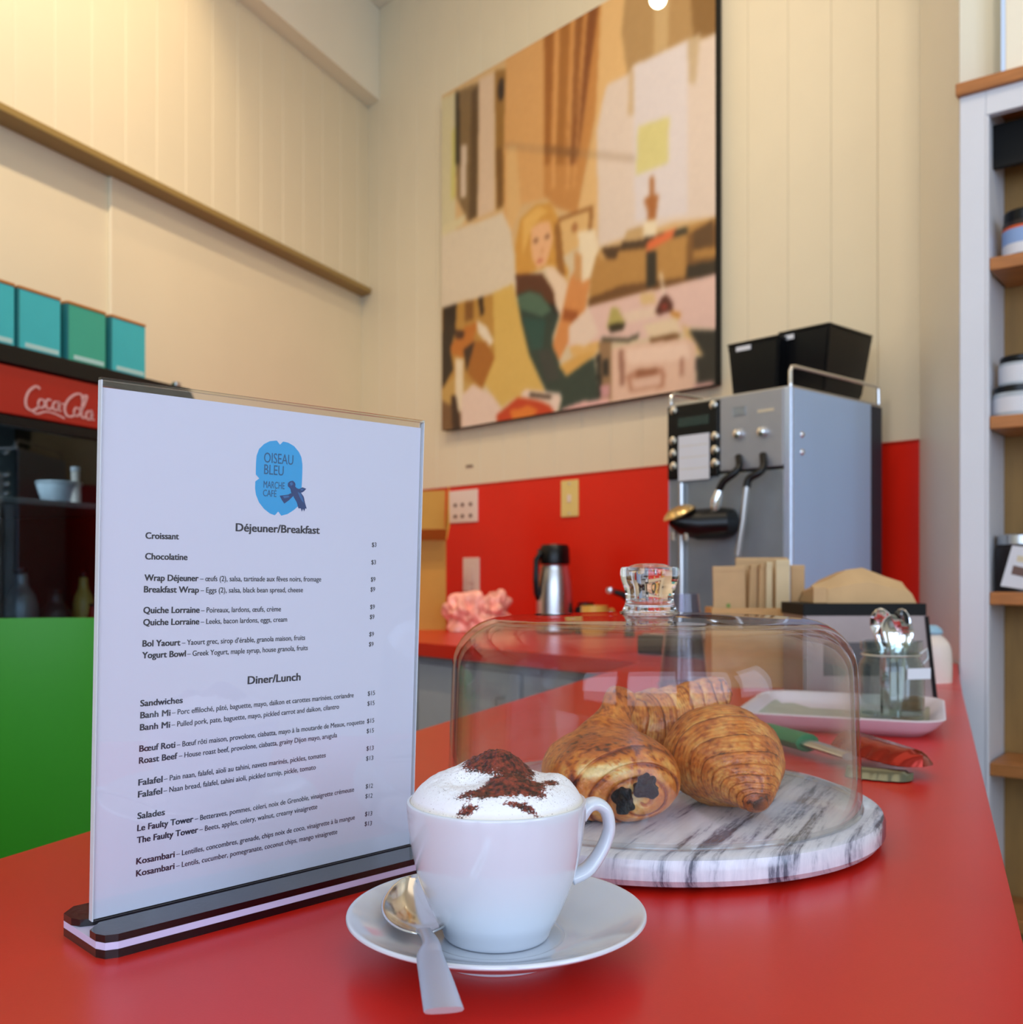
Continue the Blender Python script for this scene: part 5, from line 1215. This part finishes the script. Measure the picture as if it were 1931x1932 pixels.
for s, x0, y0, z in (('$3', 1640, 926, Z1), ('$3', 1637, 1024, Z1), ('$9', 1634, 1120, Z1), ('$9', 1632, 1176, Z1), ('$9', 1630, 1274, Z1), ('$9', 1628, 1330, Z1), ('$9', 1625, 1427, Z1), ('$9', 1623, 1483, Z1)):
    put(s, z(x0, y0), z(x0+25, y0), SP_, 0.00005, PRC)
for s, x0, y0 in (('$15', 1584, 172), ('$15', 1582, 224), ('$15', 1580, 315), ('$15', 1578, 367), ('$13', 1577, 458), ('$13', 1575, 510), ('$12', 1573, 655), ('$12', 1571, 706), ('$13', 1569, 799), ('$13', 1567, 850)):
    put(s, Z3(x0, y0), Z3(x0+37, y0-4), SP_, 0.00005, PRC)
for nm, st in (('heading_lettering', HD), ('dish_name_lettering', BO), ('description_lettering', RG), ('price_lettering', PRC)):
    obj(nm, st, M['ink'], tl)
# logo
Z6 = lambda x, y: S2(450+x/10.735, 810+y/10.735)
def flat(name, pts, m, yy, zf=Z6):
    P = [zf(*p_) for p_ in pts]; bm = B(); vs_ = [bm.verts.new((x, yy, z)) for x, z in P]; bm.faces.new(vs_); bmesh.ops.triangulate(bm, faces=bm.faces[:]); return obj(name, bm, m, tl)
LP_ = [(780, 228), (845, 310), (910, 248), (1010, 270), (1130, 340), (1230, 460), (1280, 570), (1300, 720), (1298, 900), (1285, 1150), (1270, 1400), (1200, 1570), (1120, 1640), (1000, 1715), (870, 1750), (810, 1665), (740, 1740), (640, 1705), (520, 1610), (420, 1480), (360, 1330), (340, 1200), (345, 1055), (425, 995), (355, 915), (358, 700), (370, 540), (420, 400), (520, 300), (640, 240)]
bm = B(); c0_ = bm.verts.new((Z6(830, 1000)[0], -0.00047, Z6(830, 1000)[1])); lv_ = [bm.verts.new((Z6(*p_)[0], -0.00047, Z6(*p_)[1])) for p_ in LP_]
for k_ in range(len(lv_)): bm.faces.new((c0_, lv_[k_], lv_[(k_+1) % len(lv_)]))
obj('logo_patch', bm, M['sky'], tl)
LT = ([], [])
Z6p = lambda x, y: (450+x/10.735, 810+y/10.735)
for s, x0, y0, x1, y1, hh in (('OISEAU', 520, 668, 1110, 722, 205), ('BLEU', 522, 905, 915, 940, 200), ('MARCHE', 510, 1180, 935, 1215, 140), ('CAFÉ', 500, 1352, 770, 1372, 135)):
    put(s, Z6p(x0, y0), Z6p(x1, y1), hh/10.735/F*0.60/0.73, 0.00005, LT)
obj('logo_lettering', LT, M['sky_text'], tl)
BR = [[(1120, 1170), (1060, 1210), (1000, 1150), (1005, 1085), (1050, 1050), (1105, 1040), (1150, 1085), (1160, 1140)],
      [(1050, 1180), (1130, 1130), (1180, 1190), (1200, 1280), (1150, 1340), (1080, 1330), (1090, 1250)],
      [(1150, 1180), (1230, 1208), (1300, 1175), (1375, 1205), (1330, 1255), (1290, 1280), (1220, 1290), (1160, 1270)],
      [(1110, 1270), (1200, 1240), (1280, 1300), (1325, 1370), (1350, 1490), (1385, 1610), (1355, 1600), (1335, 1665), (1310, 1610), (1285, 1670), (1265, 1600), (1215, 1600), (1185, 1480), (1120, 1370)],
      [(1110, 1290), (1050, 1300), (1010, 1322), (835, 1345), (880, 1430), (930, 1505), (1020, 1440), (1120, 1345)]]
bm = B()
for k_, pts in enumerate(BR): bm.faces.new([bm.verts.new((Z6(*p_)[0], -0.00056-k_*0.000006, Z6(*p_)[1])) for p_ in pts])
bmesh.ops.triangulate(bm, faces=bm.faces[:]); bd1 = obj('bird_print', bm, M['navy'], tl)
bm = B()
for k_, pts in enumerate(([(1200, 1265), (1260, 1300), (1300, 1380), (1330, 1490), (1290, 1460), (1230, 1350)], [(1040, 1090), (1080, 1065), (1110, 1110), (1060, 1150)], [(1250, 1215), (1320, 1200), (1290, 1245)], [(900, 1350), (1010, 1340), (1040, 1370), (930, 1400)])):
    bm.faces.new([bm.verts.new((Z6(*p_)[0], -0.00060, Z6(*p_)[1])) for p_ in pts])
bmesh.ops.triangulate(bm, faces=bm.faces[:]); obj('feather_print', bm, mat('mid_blue_print', srgb(40, 110, 170), 0.6), tl)

# ------------------------------------------------------------------ drinks cooler with teal boxes
cl = -1.657
def lhit(px, py, c=cl):
    a = (px-CX)/F; Y = c/(ND.x*a+ND.y); return Vector((a*Y, Y, CAMZ+(HY-py)/F*Y))
pr_ = lhit(352, 752); ZT = CAMZ+0.442
FCo = Frame((pr_.x, pr_.y, 0), AL)
co = empty('drinks_cooler', (pr_.x, pr_.y, 0), AL, 'black glass-door drinks cooler with red sign at the left wall', 'cooler')
CWD = 1.05; CDP = 0.56
bm = B(); box(bm, -CWD, 0, 0.03, CDP, ZT-0.045, ZT, bev=0.004); box(bm, -CWD, -CWD+0.03, 0.03, CDP, 0.08, ZT-0.0455); box(bm, -0.03, 0, 0.03, CDP, 0.08, ZT-0.0455); box(bm, -CWD+0.0301, -0.0301, CDP-0.03, CDP, 0.08, ZT-0.0455); box(bm, -CWD+0.0301, -0.0301, 0.03, CDP-0.0301, 0.08, 0.3)
obj('cabinet', bm, M['black'], co)
x_, zs1 = FCo.hit(180, 735); _, zs0 = FCo.hit(180, 813)
zs1 = FCo.hit(0, 683)[1]; zs0 = FCo.hit(0, 778)[1]
sg = obj('sign_panel', mbox(-CWD+0.002, -0.002, 0.0, 0.0295, zs0, zs1-0.002, bev=0.003), M['cola_red'], co)
obj('top_edge', mbox(-CWD, 0.0, -0.004, 0.0295, zs1, ZT, bev=0.003), M['black'], co)
for z in (0.0,):
    obj('kick_plate', mbox(-CWD+0.02, -0.02, 0.05, CDP-0.02, 0.0, 0.0799), M['black_matte'], co)
dr = obj('door', mbox(-CWD+0.002, -CWD+0.03, 0, 0.0295, 0.10, zs0-0.003), M['black'], co)
bm = B(); box(bm, -CWD+0.002, -0.002, 0, 0.0295, 0.10, 0.16); box(bm, -0.035, -0.002, 0, 0.0295, 0.1601, zs0-0.022); box(bm, -CWD+0.002, -0.002, 0, 0.0295, zs0-0.022, zs0-0.003)
dr2 = obj('door', bm, M['black'], co)
obj('glass_pane', mbox(-CWD+0.0302, -0.0352, 0.010, 0.015, 0.1602, zs0-0.0222), M['glass_dark'], dr2)
obj('handle', tube(B(), [(-0.05, -0.002, 0.7), (-0.05, -0.03, 0.72), (-0.05, -0.03, 1.2), (-0.05, -0.002, 1.22)], 0.008, 10, up=(1, 0, 0)), M['black'], dr2)
obj('lining', mbox(-CWD+0.032, -0.032, CDP-0.034, CDP-0.0305, 0.31, ZT-0.05), M['cooler_in'], co)
# hinge at the top right
hg = obj('hinge', slab(B(), [(-0.075, ZT+0.0005), (0.012, ZT+0.0005), (0.030, ZT-0.022), (0.018, ZT-0.05), (0.0015, ZT-0.05), (0.0015, ZT+0.0003)][:4]+[(0.0015, ZT-0.05), (0.0015, ZT+0.0002)], 0.0, 0.03), M['black'], co)
obj('cap', mbox(-0.03, -0.012, 0.004, 0.02, ZT+0.001, ZT+0.012, bev=0.002), M['steel'], co)
shz = CAMZ+(HY-938)/F*lhit(100, 938, cl-0.05).y
zsh = []
for k, dz in enumerate((0, -0.34)):
    z = shz-0.02+dz
    s_o = obj('shelf', mbox(-CWD+0.034, -0.034, 0.035, CDP-0.036, z, z+0.012, bev=0.002), M['cooler_shelf'], co); zsh.append(z+0.012)
# interior light strip of the cooler
spot('cooler_lamp', tuple(Vector((pr_.x, pr_.y, ZT-0.13))+Vector((*(FCo.x*(-0.45)+FCo.y*0.12), 0))), tuple(Vector((pr_.x, pr_.y, 0.9))+Vector((*(FCo.x*(-0.35)+FCo.y*0.35), 0))), 6.5, (0.75, 0.9, 1.0), 160, 1.0, 0.04)
# red sign lettering: flowing script drawn as a thin ribbon
def stroke(pts, wv, store, yv=-0.0012):
    V, Fc = store; q = smooth_prof([tuple(p) for p in pts], 6); n0 = len(V); m_ = len(q)
    for i, p_ in enumerate(q):
        a, b = q[max(i-1, 0)], q[min(i+1, m_-1)]; d = Vector((b[0]-a[0], b[1]-a[1])); d = d.normalized() if d.length else Vector((1, 0)); nx_, nz_ = -d.y, d.x
        ww = wv*(0.55+0.45*abs(d.y))
        V.append((p_[0]+nx_*ww, yv, p_[1]+nz_*ww)); V.append((p_[0]-nx_*ww, yv, p_[1]-nz_*ww))
    for i in range(m_-1): Fc.append([n0+2*i, n0+2*i+1, n0+2*i+3, n0+2*i+2])
LS = ([], [])
ZC = lambda x, y: FCo.hit(x/3.865, 500+y/3.865)
w1 = 0.0032
C_1 = [(290, 905), (262, 885), (215, 915), (188, 970), (190, 1030), (225, 1060), (262, 1050), (285, 1025)]
stroke([ZC(*p_) for p_ in C_1], w1, LS)
def oh(cx_, cy_, s=1.0): return [(cx_+14*s, cy_-18*s), (cx_-8*s, cy_-20*s), (cx_-20*s, cy_+4), (cx_-10*s, cy_+30*s), (cx_+12*s, cy_+28*s), (cx_+22*s, cy_+2), (cx_+12*s, cy_-20*s)]
stroke([ZC(*p_) for p_ in oh(300, 1005, 1.15)], w1*0.9, LS)
stroke([ZC(*p_) for p_ in [(372, 990), (350, 980), (334, 1005), (340, 1040), (362, 1050), (385, 1035)]], w1*0.9, LS)
stroke([ZC(*p_) for p_ in oh(408, 1022, 1.15)+[(428, 1005), (425, 1050), (445, 1068)]], w1*0.9, LS)
stroke([ZC(445, 1010), ZC(470, 1016)], w1*0.8, LS)
stroke([ZC(*p_) for p_ in [(600, 985), (590, 945), (545, 945), (495, 985), (470, 1045), (485, 1095), (520, 1105), (548, 1085)]], w1, LS)
stroke([ZC(*p_) for p_ in oh(560, 1065, 1.1)], w1*0.9, LS)
stroke([ZC(*p_) for p_ in [(596, 1060), (625, 990), (632, 955), (612, 960), (598, 1020), (592, 1090), (606, 1115), (625, 1105)]], w1*0.9, LS)
stroke([ZC(*p_) for p_ in oh(648, 1090, 1.1)+[(668, 1070), (664, 1118), (688, 1130)]], w1*0.9, LS)
stroke([ZC(*p_) for p_ in [(230, 1062), (270, 1085), (330, 1070), (400, 1085), (470, 1120)]], w1*0.8, LS)
obj('sign_lettering', LS, M['cola_white'], sg)
# bowl and bottle inside
def inside(px, yl, z):
    # world point inside the cooler at local depth yl on shelf z
    x = FCo.hit(px, 900, yl)[0]; v_ = FCo.x*x+FCo.y*yl; return Vector((pr_.x+v_.x, pr_.y+v_.y, z))
p = inside(112, 0.13, zsh[0]+0.0005)
t = empty('metal_bowl', p, 0, 'grey bowl on the upper shelf inside the drinks cooler', 'bowl')
obj('bowl_body', lathe(B(), smooth_prof([(0, 0), (0.028, 0), (0.038, 0.012), (0.048, 0.045), (0.046, 0.046), (0.035, 0.014), (0.0, 0.005)], 5), 36), M['grey_food'], t, smooth=True)
obj('rim', lathe(B(), [(0.047, 0.044), (0.050, 0.046), (0.047, 0.048), (0.045, 0.046)], 36, closed=True), M['steel'], t, smooth=True)
p = inside(143, 0.09, zsh[0]+0.0005)
t = empty('glass_bottle', p, 0, 'slim pale bottle standing beside the grey bowl in the cooler', 'bottle')
obj('body', lathe(B(), smooth_prof([(0, 0), (0.011, 0), (0.012, 0.006), (0.012, 0.03), (0.009, 0.05), (0.009, 0.07), (0, 0.072)], 5), 24), M['plate_white'], t, smooth=True)
obj('cap', lathe(B(), [(0.010, 0.0725), (0.010, 0.082), (0, 0.083)], 20), M['label_white'], t, smooth=True)
for (px, yl, hh, rr_, mm, lab) in ((40, 0.2, 0.20, 0.035, M['steel_grey'], 'grey jug on the lower shelf inside the drinks cooler'), (105, 0.2, 0.15, 0.036, M['dark_metal'], 'dark tub on the lower shelf inside the drinks cooler'), (158, 0.2, 0.19, 0.024, M['yellow'], 'yellow drink bottle on the lower shelf inside the drinks cooler'), (176, 0.09, 0.12, 0.020, M['cola_red'], 'red drink can on the lower shelf inside the drinks cooler')):
    p = inside(px, yl, zsh[1]+0.0005); t = empty('drink_bottle', p, 0, lab, 'drink')
    obj('body', lathe(B(), smooth_prof([(0, 0), (rr_*0.9, 0), (rr_, 0.006), (rr_, hh*0.6), (rr_*0.5, hh*0.8), (rr_*0.4, hh*0.93), (0, hh*0.935)], 4), 24), mm, t, smooth=True)
    obj('cap', lathe(B(), [(rr_*0.42, hh*0.94), (rr_*0.42, hh), (0, hh)], 20), M['black'], t, smooth=True)
# teal boxes on the cooler
teal_l = ['teal card box on the cooler, cut by the left picture edge', 'teal card box second from the left on the cooler', 'greener teal card box third from the left on the cooler', 'rightmost teal card box on the cooler']
tm = None
edges = [(-50, 28), (40, 115), (128, 200), (210, 275)]
FT2 = Frame((pr_.x+FCo.y.x*0.02, pr_.y+FCo.y.y*0.02, ZT), AL)
for i, (a, b) in enumerate(edges):
    xb = FT2.hit(b, 650)[0]
    wp = FT2.o+Vector((FT2.x.x*xb, FT2.x.y*xb, 0.0008))
    e = empty('card_box', wp, AL, teal_l[i], 'box', 'teal boxes on the cooler')
    wbx, hbx = 0.103, 0.128
    f = obj('box_body', mbox(-wbx, 0, 0.0, 0.10, 0, hbx-0.0062, bev=0.0012, seg=1), M['teal'] if i != 2 else mat('greener_teal_card', srgb(66, 176, 146), 0.55), e)
    obj('side_edge', mbox(-wbx-0.0045, -wbx-0.0002, -0.001, 0.10, 0, hbx-0.0065), M['teal_dark'], e)
    obj('lid', mbox(-wbx-0.002, 0.001, -0.001, 0.101, hbx-0.006, hbx, bev=0.001, seg=1), M['box_lid'], e)
    obj('print_band', mbox(-wbx+0.014, -0.006, -0.0008, -0.0001, 0.008, 0.017), M['tin_text'], f)

# ------------------------------------------------------------------ green chair behind the bar counter
GY = 1.28
gx0, gx1 = (-90-CX)/F*GY, (420-CX)/F*GY
ch = empty('green_bar_stool', ((gx0+gx1)/2, GY, 0), 0, 'bright green moulded high-back stool behind the bar counter', 'stool')
wd = gx1-gx0; zt = CAMZ+(HY-1163)/F*GY
bm = B(); nx_, nz_ = 28, 24; rows = []
for j in range(nz_+1):
    t_ = j/nz_; z = 0.50+(zt-0.50)*t_; row = []
    for i in range(nx_+1):
        s = i/nx_*2-1
        zz = z-0.03*(max(0, (abs(s)-0.72)/0.28)**2)*t_**3
        row.append(bm.verts.new((s*wd/2*(0.92+0.08*t_), -0.075*s*s+0.03*math.cos(t_*PI), zz)))
    rows.append(row)
for a, b in zip(rows, rows[1:]):
    for i in range(nx_): bm.faces.new((a[i], a[i+1], b[i+1], b[i]))
bmesh.ops.recalc_face_normals(bm, faces=bm.faces); bmesh.ops.solidify(bm, geom=bm.faces[:], thickness=0.008)
obj('backrest', bm, M['green'], ch, smooth=50)
obj('seat', mbox(-wd/2*0.92, wd/2*0.92, 0.05, 0.38, 0.60, 0.625, bev=0.01, seg=3), M['green'], ch)
for sx in (-1, 1):
    for yy in (0.08, 0.34): obj('leg', tube(B(), [(sx*wd*0.36, yy, 0.60), (sx*wd*0.42, yy+(0.03 if yy > 0.2 else -0.03), 0.0)], 0.011, 12), M['steel'], ch, smooth=True)
obj('foot_ring', tube(B(), [(-wd*0.40, 0.07, 0.25), (wd*0.40, 0.07, 0.25), (wd*0.40, 0.35, 0.25), (-wd*0.40, 0.35, 0.25), (-wd*0.40, 0.07, 0.25)], 0.008, 8), M['steel'], ch)

# ------------------------------------------------------------------ white shelf unit at the right
sh_u = empty('shelf_unit', (CABX.x, CABX.y, 0), AC, 'white open shelf unit with wooden shelves and top at the right edge', 'shelf')
CWd, CDd = 0.46, 0.18
obj('left_stile', mbox(0.0, 0.050, 0.0, 0.022, 0, CABT-0.0003, bev=0.0015), M['white_paint'], sh_u)
obj('bead', mbox(0.0502, 0.056, -0.002, 0.02, 0.0, CABT-0.052, bev=0.0015), M['white_paint'], sh_u)
obj('left_side', mbox(0.0385, 0.050, 0.0222, CDd, 0, CABT-0.0003), M['white_paint'], sh_u)
obj('right_side', mbox(CWd-0.02, CWd, 0.0, CDd, 0, CABT-0.0003), M['white_paint'], sh_u)
obj('top_rail', mbox(0.0505, CWd-0.0205, 0.0, 0.02, CABT-0.050, CABT-0.0003, bev=0.001), M['white_paint'], sh_u)
bp = obj('back_panel', mbox(0.0505, CWd-0.0205, CDd-0.012, CDd, 0.0, CABT-0.0003), M['wood_back'], sh_u)
obj('top_board', mbox(-0.006, CWd+0.01, -0.012, CDd, CABT, CABT+0.026, bev=0.003), M['wood'], sh_u)
levels = []
for dz in (0.643, 0.319, -0.040, -0.389, -0.70):
    z = CAMZ+dz; levels.append(z)
    obj('shelf_board', mbox(0.0565, CWd-0.021, 0.004, CDd-0.0125 if True else 0, z-0.026, z, bev=0.002), M['wood'], sh_u)
obj('valance', mbox(0.0505, CWd-0.0205, 0.06, 0.075, CABT-0.14, CABT-0.0505), M['black_matte'], sh_u)
def on_shelf(px, yl, z):
    x = FC.hit(px, 600, yl)[0]; v_ = FC.x*x+FC.y*yl; return Vector((CABX.x+v_.x, CABX.y+v_.y, z+0.0006))
def jar_(name, label, p, r, h, lid_h, body, lab=None, lab2=None, group=None, rot=0.0, lidm=None):
    e = empty(name, p, AC+rot, label, 'jar', group)
    g_ = obj('glass_body', lathe(B(), smooth_prof([(0, 0), (r*0.92, 0), (r, 0.004), (r, h*0.72), (r*0.9, h-lid_h-0.004), (r*0.86, h-lid_h), (0, h-lid_h)], 4), 36), body, e, smooth=True)
    obj('lid', lathe(B(), [(0, h-lid_h+0.0004), (r*0.93, h-lid_h+0.0004), (r*0.95, h-lid_h+0.002), (r*0.95, h-0.002), (r*0.90, h), (0, h)], 36), lidm or M['black'], e, smooth=30)
    if lab:
        for (z0, z1, mm, nm) in lab:
            obj(nm, lathe(B(), [(r*1.006, z0*h), (r*1.012, z0*h), (r*1.012, z1*h), (r*1.006, z1*h)], 36, closed=True), mm, e, smooth=30)
    return e
jar_('preserve_jar', 'dark preserve jar with black lid and pale blue label on the top shelf', on_shelf(1936, 0.075, levels[0]), 0.044, 0.100, 0.026, M['jar_dark'], [(0.08, 0.30, M['label_white'], 'paper_label'), (0.30, 0.60, M['label_blue'], 'paper_label'), (0.60, 0.66, M['orange'], 'paper_label')])
jar_('storage_jar', 'lower of two stacked pale jars with black lids', on_shelf(1925, 0.060, levels[1]), 0.052, 0.062, 0.016, M['grey_food'], [(0.1, 0.6, M['label_white'], 'paper_label')])
jar_('storage_jar', 'upper of two stacked pale jars with black lids', on_shelf(1928, 0.066, levels[1]+0.0625), 0.043, 0.062, 0.014, M['grey_food'], [(0.1, 0.66, M['label_white'], 'paper_label')])
jar_('clip_jar', 'wide dark jar with clear lid behind the leaning card', on_shelf(1930, 0.085, levels[2]), 0.052, 0.118, 0.022, M['jar_dark'], lidm=M['steel'])
p = on_shelf(1888, 0.018, levels[2])
t = empty('price_card', p, AC, 'white printed card leaning on the jar on the middle shelf', 'card')
cd_ = obj('card', slab(B(), [(0, 0.012), (0.075, 0.0), (0.095, 0.085), (0.022, 0.094)], 0.0, 0.0012), M['label_white'], t)
obj('printed_mark', slab(B(), [(0.020, 0.036), (0.052, 0.028), (0.056, 0.046), (0.024, 0.054)], -0.0006, -0.0001), M['slot'], cd_)
obj('printed_mark', slab(B(), [(0.030, 0.062), (0.060, 0.056), (0.062, 0.068), (0.032, 0.074)], -0.0006, -0.0001), M['groove'], cd_)

# ------------------------------------------------------------------ globe lamp hanging before the picture
p = at(1242, -1, 2.35)
t = empty('globe_lamp', p, 0, 'small glowing round lamp hanging at the top of the picture', 'lamp')
obj('globe', lathe(B(), [(0.0, -0.020)]+[(0.020*math.cos(a*PI/12), 0.020*math.sin(a*PI/12)) for a in range(-5, 6)]+[(0, 0.020)], 32), M['bulb'], t, smooth='all')
obj('socket', lathe(B(), [(0, 0.0201), (0.010, 0.0201), (0.010, 0.045), (0, 0.046)], 20), M['black'], t, smooth=30)
obj('cord', tube(B(), [(0, 0, 0.045), (0, 0, CEIL-p.z)], 0.0018, 6), M['black'], t)
